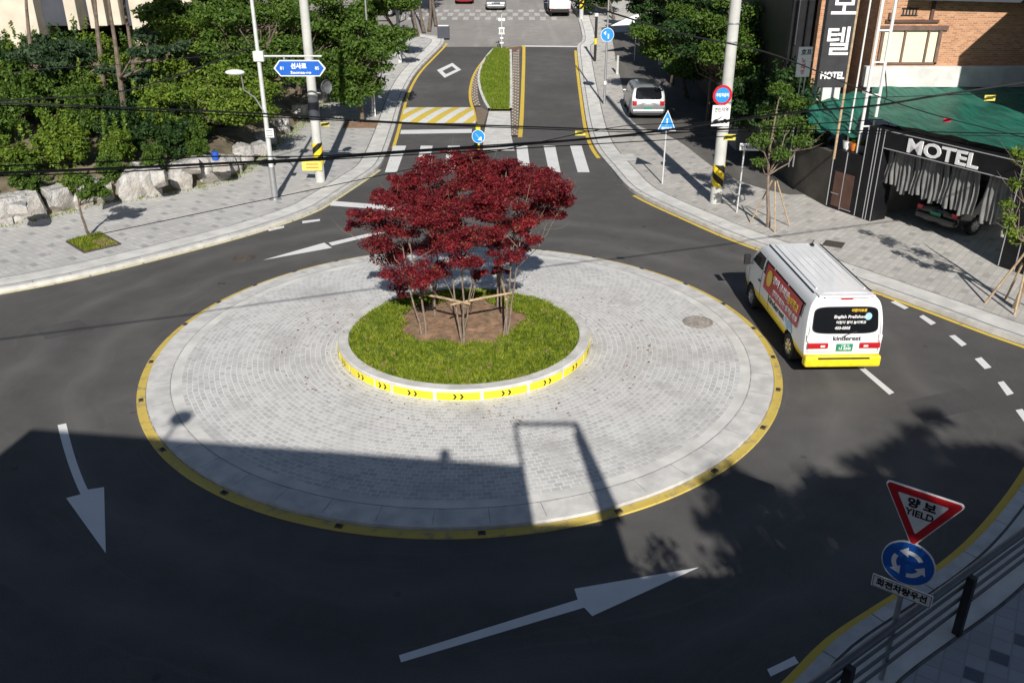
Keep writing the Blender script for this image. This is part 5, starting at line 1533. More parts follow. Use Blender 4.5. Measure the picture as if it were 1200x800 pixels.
mb = MB(); mb.add(*rear_patch(0, 1.385, .705, .275, .015)); mb.build('rear_window', 'glass_dark', van, smooth=True, auto=False)
def rear_y(z): return yr(z) - .055
text('English PreSchool', .105, 'text_white', van, (.08, rear_y(1.45) - .02, 1.47), rot=(R(103), 0, 0), bold=.003, width=.72)
text('어린이 영어 놀이학교', .085, 'text_white', van, (.10, rear_y(1.34) - .02, 1.345), rot=(R(103), 0, 0), bold=.002, width=.66)
text('433-0505', .10, 'text_white', van, (-.08, rear_y(1.22) - .02, 1.225), rot=(R(103), 0, 0), bold=.003, width=.34)
text('어린이보호', .085, 'text_yellow', van, (.27, rear_y(1.6) - .012, 1.60), rot=(R(103), 0, 0), bold=.003, width=.34)
mb = MB(); mb.plate([(.48 + .075 * math.cos(t), 1.475 + .085 * math.sin(t)) for t in [2 * PI * i / 20 for i in range(20)]], rear_y(1.5) - .03, rear_y(1.5) - .01); mb.build('sticker', 'sticker_blue', van)
text('kinderest', .17, 'ink', van, (.05, rear_y(.97) - .008, .985), bold=.002, width=.62, sy=.9)
for s_ in (-1, 1):
    mb = MB(); mb.box((s_ * .58, -.045, .82), (.46, .06, .13)); o = mb.build('tail_light', 'lamp_red', van, bevel=.02)
    mb = MB(); mb.box((s_ * .48, -.078, .82), (.10, .01, .045)); mb.build('reverse_lens', 'lamp_clear', o)
    mb = MB(); mb.box((s_ * .80, -.01, .99), (.08, .06, .16)); mb.build('indicator', 'lamp_clear', van, bevel=.02)
mb = MB(); mb.box((0.02, -.055, .78), (.36, .02, .17)); pt = mb.build('number_plate', 'plate_green', van, bevel=.005)
text('서울 70', .06, 'text_white', pt, (.02, -.068, .825)); text('나 2243', .085, 'text_white', pt, (.02, -.068, .755), bold=.002)
mb = MB(); mb.box((0, -.04, .47), (1.70, .24, .27)); mb.build('bumper', 'safety_yellow', van, bevel=.05)
mb = MB(); mb.box((.0, -.163, .56), (1.15, .01, .04)); mb.build('bumper_step', 'rubber', van)
mb = MB(); mb.box((0, .30, VH - .035), (1.25, .24, .035)); mb.box((0, .17, VH - .05), (1.0, .03, .03)); mb.build('spoiler', 'van_roof', van, bevel=.012)
mb = MB(); mb.box((0, .17, VH - .085), (.26, .02, .025)); mb.build('brake_light', 'lamp_red', van)
mb = MB(); mb.tube([(.02, -.07, 1.09), (.12, -.065, 1.13), (.24, -.05, 1.16)], .008, 6); mb.tube([(-.08, -.075, 1.03), (.02, -.075, 1.09)], .010, 6); mb.build('wiper', 'ink', van)
for s_ in (-1, 1):
    mb = MB(); pth = [(s_ * (vside(y, 1.83) - .045), y, 1.885 - .0) for y in np.linspace(.45, 3.75, 12)]; mb.tube(pth, .014, 6); mb.build('roof_gutter', 'ink', van)
    mb = MB(); mb.tube([(s_ * .78, 4.22, 1.16), (s_ * .93, 4.30, 1.22)], .02, 6); mb.box((s_ * 1.0, 4.30, 1.30), (.16, .10, .26)); mb.build('mirror', 'ink', van, bevel=.025)
    mb = MB(); mb.box((s_ * (vside(3.45, 1.0) + .012), 3.48, 1.02), (.02, .16, .035)); mb.build('door_handle', 'ink', van, bevel=.006)
    for yd in (.0,):
        pass
    for y in (2.66, 3.38, 4.40):
        mb = MB(); pth = [(s_ * (vside(y, z) + .001), y, z) for z in np.linspace(.42, 1.05 if y > 4 else 1.72, 10)]; mb.tube(pth, .006, 4); mb.build('door_seam', 'gutter', van)
    mb = MB(); pth = [(s_ * (vside(y, 1.0) + .002), y, 1.085) for y in np.linspace(.5, 2.62, 8)]; mb.tube(pth, .008, 4); mb.build('slide_rail', 'steel', van)
    for wy in WR: wheel(van, s_ * (VW / 2 - .13), wy, RW, .20, s_)
mb = MB(); mb.box((0, 2.5, .45), (1.3, 4.2, .34)); mb.build('chassis', 'rubber', van)
mb = MB(); mb.tube([(.35, 3.55, 1.92), (.35, 3.50, 2.02), (.35, 3.42, 2.10)], .012, 6); mb.blob((.35, 3.5, 1.955), .05, .09, .04, 2); mb.build('aerial', 'ink', van, smooth=True)
for k2 in range(7):
    x = -.54 + k2 * .18
    mb = MB(); mb.tube([(x, .62, VH - .012), (x, 2.2, VH + .002), (x, 3.6, VH - .010)], .016, 6); mb.build('roof_rib', 'van_roof', van, smooth=True)
for x in (-.80, .80):
    mb = MB(); mb.tube([(x * .985, -.012, .66), (x, -.01, 1.0), (x * .96, .10, 1.40), (x * .90, .20, 1.74)], .006, 4); mb.build('tailgate_seam', 'gutter', van)
mb = MB(); mb.tube([(-.79, -.035, .665), (.79, -.035, .665)], .006, 4); mb.build('tailgate_seam', 'gutter', van)
# arch liners
for s_ in (-1, 1):
    for wy in WR:
        mb = MB(); n_ = 18; vs = []
        for i in range(n_ + 1):
            t = PI * (1.1 - 1.2 * i / n_) ; y, z = wy + .405 * math.cos(t), RW + .405 * math.sin(t)
            vs += [(s_ * (VW / 2 - .03), y, z), (s_ * .5, y, z)]
        mb.add(vs, [(2 * i, 2 * i + 1, 2 * i + 3, 2 * i + 2) for i in range(n_)]); mb.build('wheel_arch', 'rubber', van)

def simple_car(name, label, loc, rz, L, W, H, paint, kind='suv', group=None, res=(80, 90), cat='car'):
    t = thing(name, label, cat, loc, rz, group)
    zb = .26
    if kind == 'suv':
        yr_ = interp([(.26, .08), (.55, 0), (.95, .04), (1.0, .06), (H * .93, .38), (H, .55)]); yf_ = interp([(.26, L - .1), (.6, L), (.85, L - .08), (.98, L - 1.05), (H * .92, L - 1.75), (H, L - 2.1)]); bl = 1.0
    else:
        yr_ = interp([(.26, .08), (.6, 0), (.88, .05), (.96, .60), (H * .93, 1.15), (H, 1.45)]); yf_ = interp([(.26, L - .1), (.55, L), (.75, L - .1), (.90, L - 1.15), (H * .93, L - 1.85), (H, L - 2.2)]); bl = .92
    wr = (.85, L - .9); rw = .32
    hz = H - .10
    def cls(x, y, z, kd):
        ax = abs(x)
        for wy in wr:
            if ax > W * .33 and math.hypot(y - wy, z - rw) < .385: return None
        if inr(z, bl + .05, hz - .03):
            t_ = (z - bl) / (H - bl)
            if kd == 'm' and ax > W * .30:
                y0 = yr_(z) + .30; y1 = yf_(z) - .22
                mid = (y0 + y1) / 2
                if inr(y, y0, y1) and abs(y - mid) > .05: return 'side_window#%d' % (1 if x < 0 else 2)
                if y > y1 + .1 and ax < W * .38: return 'windscreen'
            elif ax < W * .38 * (1 - .12 * t_) + .02:
                if kd == 'f' or y > yf_(z) - .3: return 'windscreen'
        return 'body'
    mm = {'body': paint, 'rear_window': 'glass_dark', 'windscreen': 'glass_dark', 'side_window#1': 'glass_dark', 'side_window#2': 'glass_dark'}
    carshape(t, L, W, H, zb, yr_, yf_, bl, .20, cls, mm, 7.0 if kind == 'suv' else 4.5, res[0], res[1], .08)
    zc2 = (bl + H) / 2 - .02; hb2 = (H - bl) / 2 - .10; vs = []; fs = []; zc_c = (zb + H) / 2; hh_c = (H - zb) / 2
    for k in range(7):
        q_ = k / 6
        for j in range(40):
            a_ = 2 * PI * j / 40; c_, e_ = math.cos(a_), math.sin(a_)
            x = W * .37 * q_ * math.copysign(abs(c_) ** .33, c_); z = zc2 + hb2 * q_ * math.copysign(abs(e_) ** .33, e_); x *= 1 - .22 * (z - zc2)
            kk = min(1, max(abs(x) / (W / 2), abs(z - zc_c) / hh_c)); bb = float(np.interp(kk, [0, .35, .62, .82, .93, .98], [1, .92, .72, .44, .22, .08])); vs.append((x, yr_(z) - .04 * bb - .018, z))
    for k in range(6):
        for j in range(40): j2 = (j + 1) % 40; fs.append((k * 40 + j, k * 40 + j2, (k + 1) * 40 + j2, (k + 1) * 40 + j))
    mb = MB(); mb.add(vs, fs); mb.build('rear_window', 'glass_dark', t, smooth=True, auto=False)
    for s_ in (-1, 1):
        for wy in wr: wheel(t, s_ * (W / 2 - .12), wy, rw, .2, s_, 'steel')
        mb = MB(); mb.box((s_ * (W / 2 - .20), -.01 if kind == 'suv' else .0, .92 if kind == 'suv' else .72), (.22, .10, .26 if kind == 'suv' else .16)); mb.build('tail_light', 'lamp_red', t, bevel=.03)
        mb = MB(); mb.box((s_ * (W / 2 - .30), L - .05, .68), (.36, .16, .14)); mb.build('headlight', 'lamp_clear', t, bevel=.03)
        mb = MB(); mb.box((s_ * (W / 2 + .06), L - 1.55, bl + .1), (.18, .10, .13)); mb.build('mirror', paint, t, bevel=.03)
    mb = MB(); mb.box((0, -.05, .48), (W - .2, .14, .2)); mb.build('rear_bumper', paint, t, bevel=.05)
    mb = MB(); mb.box((0, L - .02, .45), (W - .25, .14, .2)); mb.build('front_bumper', paint, t, bevel=.05)
    mb = MB(); mb.box((0, L + .03, .62), (W * .42, .06, .12)); mb.build('grille', 'black_metal', t, bevel=.01)
    mb = MB(); mb.box((0, -.075, .62), (.40, .02, .14)); mb.build('number_plate', 'plate_green', t)
    mb = MB(); mb.box((0, L / 2, .42), (W * .7, L * .8, .3)); mb.build('chassis', 'rubber', t)
    return t
b = G(757, 143)
simple_car('parked_car', 'silver people carrier parked in dappled shade on the right pavement', (b[0] + .05, b[1] - .15, .12), R(-1), 4.5, 1.85, 1.78, 'silver', 'suv')
b = G(581, 14); simple_car('moving_car', 'silver car crossing the far junction at the top centre', (b[0], b[1] + 4.4, zg(b[1])), PI, 4.3, 1.78, 1.5, 'silver', 'suv'); 
b = G(544, 6.5); simple_car('moving_car', 'red car at the top edge left of the silver car', (b[0], b[1] + 4.3, zg(b[1])), PI, 4.2, 1.72, 1.45, 'car_red', 'sedan')
vv = g0 + ge * 1.55 + gn * 1.0
simple_car('parked_car', 'black car parked nose in behind the motel curtains', (vv.x + ge.x * .95, vv.y + ge.y * .95, .12), GA, 4.4, 1.75, 1.45, 'car_black', 'sedan')
b = G(478, 18); simple_car('parked_car', 'dark car parked behind tree trunks at the top left', (b[0] - .6, b[1], zg(b[1])), R(92), 4.3, 1.75, 1.45, 'car_black', 'sedan')

# white box truck top, and the motorcycle beside it
b = G(656, 21); tr = thing('box_truck', 'white box truck at the top edge of the road', 'truck', (b[0], b[1], zg(b[1])), 0)
mb = MB(); mb.box((0, 2.2, 1.75), (1.75, 4.4, 2.1)); mb.build('cargo_box', 'car_white', tr, bevel=.03)
mb = MB(); mb.box((0, 2.6, .55), (1.5, 5.4, .25)); mb.build('chassis', 'rubber', tr)
mb = MB(); mb.box((0, 5.2, 1.35), (1.7, 1.5, 1.5)); mb.build('cab', 'car_white', tr, bevel=.15)
mb = MB(); mb.box((0, -.02, .62), (1.6, .08, .14)); mb.build('bumper', 'steel', tr)
for s_ in (-1, 1):
    for wy in (.9, 5.1): wheel(tr, s_ * .72, wy, .34, .24, s_, 'steel')
    mb = MB(); mb.box((s_ * .7, -.05, .66), (.22, .06, .1)); mb.build('tail_light', 'lamp_red', tr)
mb = MB()
for s_ in (-.02,): mb.box((s_, -.008, 1.75), (.02, .01, 2.0))
mb.build('door_seam', 'gutter', tr)
b = G(646, 19); mc = thing('motorcycle', 'dark delivery motorcycle beside the white truck', 'motorcycle', (b[0], b[1] - .6, zg(b[1])), R(12))
for wy in (.3, 1.55):
    w_ = MB(); n_ = 20
    w_.tube([(0, wy + .27 * math.cos(2 * PI * i / n_), .30 + .27 * math.sin(2 * PI * i / n_)) for i in range(n_ + 1)], .05, 8); w_.build('wheel', 'rubber', mc, smooth=True)
mb = MB(); mb.blob((0, .95, .80), .14, .32, .17, 2); mb.blob((0, .55, .78), .13, .35, .08, 2); mb.blob((0, .85, .5), .14, .25, .2, 2); mb.build('body', 'car_black', mc, smooth=True)
mb = MB(); mb.tube([(0, 1.55, .3), (0, 1.35, .85), (0, 1.28, 1.0)], .03, 8); mb.tube([(-.33, 1.2, 1.02), (0, 1.28, 1.0), (.33, 1.2, 1.02)], .018, 8); mb.tube([(0, .3, .3), (0, .8, .45)], .03, 8); mb.build('fork', 'steel', mc, smooth=True)
mb = MB(); mb.box((0, .22, 1.05), (.42, .40, .38)); mb.build('carrier_box', 'car_black', mc, bevel=.03)
# white canopy under the trees (parasol-like sheet)
q = P(735, 24, 62); cp = thing('canopy', 'white awning sheet glimpsed under the far right trees', 'awning', (q[0], 62, 0))
mb = MB(); z = q[2]; mb.add([(-1.1, 0, z - .35), (1.0, .1, z - .25), (.8, .6, z + .35), (0, .3, z + .1), (-1.1, .02, z - .37), (1.0, .12, z - .28), (.8, .62, z + .31), (0, .32, z + .07)], [(0, 1, 3), (1, 2, 3), (4, 7, 5), (5, 7, 6), (0, 4, 5, 1), (1, 5, 6, 2), (2, 6, 7, 3), (3, 7, 4, 0)]); mb.build('sheet', 'car_white', cp)
mb = MB(); mb.tube([(.7, .5, zg(62)), (.7, .5, z + .3)], .03, 6); mb.build('pole', 'steel', cp)

# ================================================================== POLES, SIGNS
def hazard(name, y0, y1):
    s = NT(name, .5, .4)
    sp = s.n('SeparateXYZ'); s.l(s.tc.outputs['Object'], sp.inputs[0])
    ang = s.math('MULTIPLY', s.math('ARCTAN2', sp.outputs[1], sp.outputs[0]), .16)
    k = s.math('FRACT', s.math('DIVIDE', s.math('SUBTRACT', sp.outputs[2], s.math('MULTIPLY', ang, -1.0 if y0 else 1.0)), y1))
    s.col(s.mix(s.math('LESS_THAN', k, .5), (.82, .60, .02), (.015, .014, .012)))
hazard('hazard', 0, .5); hazard('hazard_b', 1, .5)
def pole(parent, r0, r1, h, m, name='pole', n=20):
    mb = MB(); mb.tube([(0, 0, -.05), (0, 0, h * .5), (0, 0, h)], [r0, (r0 + r1) / 2, r1], n); return mb.build(name, m, parent, smooth=True)
def arc(cx, cz, r, a0, a1, n=12): return [(cx + r * math.cos(R(a0 + (a1 - a0) * i / n)), cz + r * math.sin(R(a0 + (a1 - a0) * i / n))) for i in range(n + 1)]
def disc(cx, cz, r, n=32): return [(cx + r * math.cos(2 * PI * i / n), cz + r * math.sin(2 * PI * i / n)) for i in range(n)]
def ringp(mb, cx, cz, r0, r1, y0, y1, a0=0, a1=360, n=32, m=None):
    A1 = arc(cx, cz, r1, a0, a1, n); A0 = arc(cx, cz, r0, a0, a1, n)
    for i in range(n): mb.plate([A1[i], A1[i + 1], A0[i + 1], A0[i]][::-1], y0, y1, m)

# lamp pole on the left with the street name sign
b = at((323, 238))
L1 = thing('lamp_pole', 'leaning white lamp pole on the left pavement with small side lamp', 'lamp post', b)
mb = MB(); mb.tube([(0, 0, 0), (.0, 0, 4), (0, 0, 8.6)], [.10, .075, .055], 16); mb.build('pole', 'steel_pale', L1, smooth=True)
mb = MB(); mb.tube([(0, 0, 0), (0, 0, .06)], .22, 16); mb.tube([(0, 0, .05), (0, 0, 1.25)], .115, 16); mb.build('base', 'steel', L1, smooth=True)
hz_ = P(305, 112, b[1])[2] - b[2]; hq = P(277, 85, b[1] - .6)
mb = MB(); hx, hy_, hz2 = hq[0] - b[0], hq[1] - b[1], hq[2] - b[2]
mb.tube([(0, -.06, hz_ - .6), (-.25, -.15, hz_ - .05), (-.55, -.35, hz_ + .25), (hx + .15, hy_, hz2)], .025, 8); mb.build('arm', 'steel', L1, smooth=True)
mb = MB(); mb.blob((hx - .05, hy_, hz2), .34, .17, .10, 3); mb.build('lamp_head', 'pole_white', L1, smooth=True)
q = P(316, 156, b[1] - .12); mb = MB(); mb.box((q[0] - b[0], -.13, q[2] - b[2]), (.30, .03, .32)); o = mb.build('notice', 'sign_white', L1, bevel=.005)
mb = MB()
for k2 in range(3): mb.box((q[0] - b[0], -.147, q[2] - b[2] + .08 - k2 * .08), (.22, .004, .025))
mb.build('printed_lines', 'ink', o)
# street name sign: hexagonal blue board on an arm
zs = P(350, 66, b[1])[2] - b[2]
NS = thing('street_name_sign', 'blue pointed street name board hanging from an arm of the left lamp pole', 'sign', b)
xe = P(377, 66, b[1])[0] - b[0]
mb = MB(); mb.tube([(0, 0, zs), (xe, 0, zs)], .035, 10); mb.box((0.02, 0, zs), (.36, .22, .34)); mb.build('arm', 'steel_pale', NS, bevel=.02)
sxl, sxr = P(321, 80, b[1])[0] - b[0], P(382, 80, b[1])[0] - b[0]; szt, szb = P(350, 70.5, b[1])[2] - b[2], P(350, 89.5, b[1])[2] - b[2]; zm = (szt + szb) / 2
def hexa(g): return [(sxl + g * 1.6, zm), (sxl + .22 + g * .5, szb + g), (sxr - .22 - g * .5, szb + g), (sxr - g * 1.6, zm), (sxr - .22 - g * .5, szt - g), (sxl + .22 + g * .5, szt - g)]
mb = MB(); mb.plate(hexa(0), -.05, -.01); bd = mb.build('board', 'sign_white', NS)
mb = MB(); mb.plate(hexa(.035), -.056, -.051); mb.build('blue_face', 'sign_blue', bd)
xm = (sxl + sxr) / 2
text('선사로', .20, 'text_white', NS, (xm - .03, -.06, zm + .065), bold=.008, extr=.003); text('Seonsa-ro', .125, 'text_white', NS, (xm + .03, -.06, zm - .145), bold=.003, extr=.003, width=.72)
text('81', .15, 'text_white', NS, (sxl + .30, -.06, zm), extr=.003, bold=.002); text('85', .15, 'text_white', NS, (sxr - .30, -.06, zm), extr=.003, bold=.002)
mb = MB()
for x in (sxl + .4, sxr - .45): mb.box((x, -.03, szt + .06), (.05, .05, .14))
mb.build('hanger', 'steel', NS)

# utility pole left
b = at((376, 216)); U1 = thing('utility_pole', 'tall concrete pole with a dark collar and hazard band on the left pavement', 'pole', b)
pole(U1, .19, .14, 13, 'concrete_pole')
mb = MB(); mb.tube([(0, 0, 2.45), (0, 0, 3.1)], .215, 20); mb.build('dark_collar', 'panel_slate', U1, smooth=True)
mb = MB(); mb.tube([(0, 0, .72), (0, 0, 1.55)], .198, 24); mb.build('hazard_band', 'hazard', U1, smooth=True)
mb = MB(); q = P(365, 195, b[1] - .3); mb.box((q[0] - b[0], -.22, q[2] - b[2]), (.78, .04, .38)); o = mb.build('notice_board', 'tag_yellow', U1, bevel=.01)
mb = MB()
for k2 in range(2): mb.box((q[0] - b[0] + .02, -.243, q[2] - b[2] + .07 - .13 * k2), (.5, .003, .035))
mb.build('printed_lines', 'text_red', o)
mb = MB(); q = P(379, 102, b[1]); n_ = 24
mb.lathe([(.0, .0), (.16, .01), (.25, .05), (.27, .09), (.26, .11)], 24); o = mb.build('mirror', 'mirror_dark', U1, smooth=True); o.location = (q[0] - b[0] + .05, .05, q[2] - b[2]); o.rotation_euler = (R(90), 0, R(50))
mb = MB(); mb.tube([(0, 0, q[2] - b[2] - .2), (.3, .05, q[2] - b[2] - .25)], .03, 8); mb.tube([(0, 0, 3.3), (0, 0, 3.42)], .20, 16); mb.build('bracket', 'steel', U1)
# utility pole right
b = at((838, 241)); U2 = thing('utility_pole', 'tall concrete pole on the right pavement carrying the round no parking sign', 'pole', b)
pole(U2, .215, .155, 14, 'concrete_pole')
mb = MB(); mb.tube([(0, 0, .62), (0, 0, 1.42)], .216, 24); mb.build('hazard_band', 'hazard_b', U2, smooth=True)
for z in (3.0, 3.6, 5.6, 6.2):
    mb = MB(); mb.tube([(0, 0, z), (0, 0, z + .05)], .205, 20); mb.build('strap', 'steel', U2)
q = P(847, 112, b[1] - .3); SG = thing('no_parking_sign', 'round blue and red no parking sign on the right concrete pole', 'sign', (q[0], b[1] - .26, 0), R(4))
zc = q[2]; mb = MB(); mb.plate(disc(0, zc, .34), 0, .02); o = mb.build('disc', 'sign_red', SG)
mb = MB(); mb.plate(disc(0, zc, .255), -.006, -.001); mb.build('blue_face', 'sign_sky', o)
text('주정차금지', .13, 'text_white', SG, (0, -.01, zc), bold=.004, width=.44)
mb = MB(); mb.box((.05, .12, zc), (.1, .22, .06)); mb.build('bracket', 'steel', SG)
q = P(845, 136, b[1] - .3); TW = thing('tow_away_sign', 'square white tow away sign with car pictogram below the no parking sign', 'sign', (q[0], b[1] - .26, 0), R(4))
zc = q[2]; mb = MB(); mb.box((0, 0, zc), (.64, .02, .72)); mb.build('board', 'sign_white', TW, bevel=.01)
text('견인지역', .16, 'ink', TW, (0, -.014, zc + .2), bold=.003, width=.5)
mb = MB(); mb.plate([(-.26, zc - .24), (-.26, zc - .17), (-.2, zc - .12), (-.12, zc - .11), (-.08, zc - .19), (.0, zc - .19), (0, zc - .24)], -.016, -.011)
mb.plate([(.04, zc - .24), (.02, zc - .18), (.08, zc - .16), (.13, zc - .10), (.2, zc - .11), (.27, zc - .19), (.27, zc - .24)], -.016, -.011)
mb.plate([(-.12, zc - .12), (.04, zc - .02), (.05, zc - .04), (-.1, zc - .15)], -.016, -.011)
for x in (-.2, -.05, .09, .21): mb.plate(disc(x, zc - .24, .03, 10), -.018, -.011)
mb.build('pictogram', 'ink', TW)
# flanges
# pedestrian crossing sign
b = at((776, 219)); q = P(782, 143, b[1])
PS = thing('crossing_sign', 'triangular blue pedestrian crossing sign on a slim post', 'sign', b, R(3))
mb = MB(); mb.tube([(0, .03, 0), (0, .03, 2.75)], .032, 10); mb.build('post', 'steel_pale', PS, smooth=True)
zt, zl = P(782, 129, b[1])[2] - b[2], P(782, 153.5, b[1])[2] - b[2]
def tri(g, w_=.37): return [(0, zt - g * 1.8), (-w_ + g * 1.5, zl + g), (w_ - g * 1.5, zl + g)]
mb = MB(); mb.plate(tri(0), -.02, 0); mb.build('board', 'sign_white', PS)
mb = MB(); mb.plate(tri(.03), -.026, -.021); o = mb.build('blue_face', 'sign_sky', PS)
mb = MB(); zc = zl + .32
mb.plate(disc(0, zc + .13, .035, 12), -.03, -.027)
for a_, c_ in (((0, zc + .09), (0, zc - .03)), ((0, zc + .06), (-.08, zc)), ((0, zc + .06), (.08, zc + .0)), ((0, zc - .03), (-.07, zc - .15)), ((0, zc - .03), (.07, zc - .15))):
    mb.bar((a_[0], -.028, a_[1]), (c_[0], -.028, c_[1]), .035, .004)
mb.build('walking_figure', 'text_white', PS)
text('횡단보도', .10, 'text_white', PS, (0, -.03, zl + .10), bold=.003, width=.42)
# small white plate on a post
b = at((863, 253)); SS = thing('building_number_sign', 'small white plate on a thin post between the concrete pole and young tree', 'sign', b, R(-8))
mb = MB(); mb.tube([(0, .03, 0), (.02, .03, 2.3)], .028, 10); mb.build('post', 'steel_pale', SS, smooth=True)
mb = MB(); mb.box((.18, 0, 2.33), (.66, .02, .24)); mb.build('board', 'sign_white', SS, bevel=.006)
text('← 802호', .15, 'ink', SS, (.12, -.014, 2.33), bold=.003, width=.42); mb = MB(); mb.box((.43, -.012, 2.34), (.11, .006, .13)); mb.build('black_square', 'ink', SS)
# keep right sign on the island
b = at((561, 179)); KR = thing('keep_right_sign', 'oval blue keep right sign with yellow topped post at the island nose', 'sign', (b[0], b[1], .05), R(-14))
zc = P(560, 160, b[1])[2] - .05
mb = MB(); mb.tube([(0, .04, 0), (0, .04, zc + .42)], .05, 12); mb.build('post', 'safety_yellow', KR, smooth=True)
mb = MB(); mb.tube([(-.03, .06, zc + .3), (-.03, .06, zc + .47)], .12, 12); mb.build('yellow_cap', 'bright_yellow', KR, smooth=True)
mb = MB(); mb.plate(disc(0, zc, .31), -.02, 0); mb.build('disc', 'sign_white', KR)
mb = MB(); mb.plate(disc(0, zc, .285), -.026, -.021); mb.build('blue_face', 'sign_sky', KR)
mb = MB(); mb.bar((-.14, -.03, zc + .13), (.09, -.03, zc - .10), .06, .004); mb.plate([(.17, zc - .18), (.14, zc + .02), (-.03, zc - .15)], -.032, -.027); mb.build('arrow', 'text_white', KR)
# blue arrow sign on the right
b = at((708, 125)); AS = thing('blue_arrow_sign', 'round blue bike path sign on a thin grey pole beyond the island', 'sign', b, R(2))
mb = MB(); mb.tube([(0, .04, 0), (0, .04, 3.6), (0, .04, 7.5)], [.07, .055, .045], 10); mb.build('post', 'steel', AS, smooth=True)
mb = MB(); mb.tube([(0, .04, 1.1), (0, .04, 1.3)], .085, 10); mb.build('band', 'sign_white', AS)
zc = P(708, 41, b[1])[2] - b[2]; mb = MB(); mb.plate(disc(0, zc, .37), -.04, -.02); mb.build('disc', 'sign_white', AS)
mb = MB(); mb.plate(disc(0, zc, .345), -.046, -.041); mb.build('blue_face', 'sign_sky', AS)
mb = MB(); mb.bar((.06, -.05, zc - .2), (.06, -.05, zc + .05), .07, .004); mb.bar((.06, -.05, zc + .04), (-.12, -.05, zc + .09), .06, .004); mb.plate([(-.22, zc + .09), (-.08, zc + .2), (-.08, zc - .02)], -.052, -.047); mb.build('arrow', 'text_white', AS)
# far poles
for (foot, lab, r_, h_, m_) in (((437, 137), 'thin grey lamp pole rising through the leafy street tree', .06, 8, 'steel'), ((469, 75), 'white pole standing on the left pavement beside the widening road', .13, 9, 'pole_white'), ((681, 24), 'striped pole at the far right kerb beside the truck', .17, 9, 'concrete_pole')):
    b = at(foot); t = thing('street_pole', lab, 'pole', b); pole(t, r_, r_ * .75, h_, m_, n=14)
    if foot[0] == 681: mb = MB(); mb.tube([(0, 0, .75), (0, 0, 2.2)], .18, 16); mb.build('hazard_band', 'hazard', t)
b = at((438, 138)); t = thing('thin_post', 'short white post next to the thin grey pole under the street tree', 'post', (b[0] + .12, b[1] - .2, b[2])); pole(t, .04, .04, 1.9, 'pole_white', 'post')
b = at((697, 74)); t = thing('bollard_light', 'tall dark bollard with a pale cap beside the round blue sign', 'bollard', b); pole(t, .09, .09, 2.9, 'ink', 'post'); mb = MB(); mb.tube([(0, 0, 2.9), (0, 0, 3.1)], .13, 12); mb.build('cap', 'sign_white', t); mb = MB(); mb.tube([(0, 0, 1.1), (0, 0, 1.5)], .095, 12); mb.build('band', 'safety_yellow', t)
b = at((723, 89)); t = thing('short_post', 'short pale concrete post near the parked silver people carrier', 'post', b); pole(t, .10, .08, 1.15, 'concrete_pole', 'post')
b = at((773, 78)); t = thing('short_post', 'short pale post in the shade under the right street trees', 'post', b); pole(t, .11, .10, 1.2, 'concrete_pole', 'post')
# slim white marker at the island tip
b = G(588, 61); t = thing('island_marker', 'slim white marker with paired reflectors at the far tip of the island', 'marker', (b[0], b[1], zg(b[1])))
mb = MB(); mb.tube([(0, 0, 0), (0, 0, 2.55)], .035, 8); mb.build('post', 'steel_pale', t)
for z, w_ in ((.62, .28), (.95, .24), (1.25, .42), (1.62, .42)):
    mb = MB(); mb.box((0, -.05, z), (w_, .03, .10)); mb.build('bar', 'sign_white', t, bevel=.01)
for x in (-.14, .14):
    mb = MB(); mb.box((x, -.05, 1.43), (.08, .03, .3)); mb.build('bar', 'sign_white', t)
    mb = MB(); mb.plate(disc(x, 2.2, .11, 16), -.07, -.04); mb.build('reflector', 'sign_white', t)
# bollards along the crossing street
b = G(520, 47); t = thing('low_barrier', 'low dark barrier casting shade at the end of the left kerb', 'barrier', (b[0], b[1], zg(b[1]) + .1)); mb = MB(); mb.box((0, 0, .45), (.9, .35, .9)); mb.build('body', 'panel_slate', t, bevel=.04); mb = MB(); mb.box((0, 0, .93), (.8, .3, .05)); mb.build('top', 'sign_white', t, bevel=.02)
for k2, (x_, y_) in enumerate(((490, 45), (497, 40), (503, 38), (511, 32))):
    b = at((x_, y_)); tree('street_tree', 'bare looking trunk in the row of trees at the top left of the junction', b, scatter_clumps(b[0] - 1.0, b[1] + 4, b[2] + 5.6, 1.6, 1.6, .9, 8, .6, 800 + k2, .3, .5), 1500, .13, 'leaf_dark', 'bark', .13, 820 + k2, 'row of trunks at the top left of the junction')

# yield sign on the near pavement
b = G(1031, 798, .12); YS = thing('yield_sign', 'red and white triangular yield sign above the blue roundabout disc', 'sign', (b[0], b[1], .12), R(-36.9))
def at_z(pxx, pyy): return P(pxx, pyy, b[1])[2] - .12
mb = MB(); mb.tube([(0, .05, -.1), (0, .05, 2.9)], .035, 12); mb.build('post', 'steel', YS, smooth=True)
zc = 2.73; TS = .445
def down(rr_, inset):   # rounded inverted triangle
    out = []
    for k2, a_ in enumerate((150, 30, -90)):
        cx_, cz_ = (TS - inset) * math.cos(R(a_)), (TS - inset) * math.sin(R(a_))
        for i in range(7):
            t_ = R(a_ + 60 - 120 * i / 6); out.append((cx_ + rr_ * math.cos(t_), cz_ + zc + rr_ * math.sin(t_)))
    return out
mb = MB(); mb.plate(down(.045, 0)[::-1], -.02, 0); mb.build('board', 'sign_white', YS)
mb = MB(); mb.plate(down(.035, .008)[::-1], -.025, -.021); mb.build('red_border', 'sign_red', YS)
mb = MB(); mb.plate(down(.012, .138)[::-1], -.030, -.026); mb.build('white_face', 'sign_white', YS)
text('양 보', .135, 'ink', YS, (0, -.034, zc + .078), bold=.006, extr=.002, width=.32); text('YIELD', .125, 'ink', YS, (0, -.034, zc - .050), bold=.003, extr=.002, width=.32)
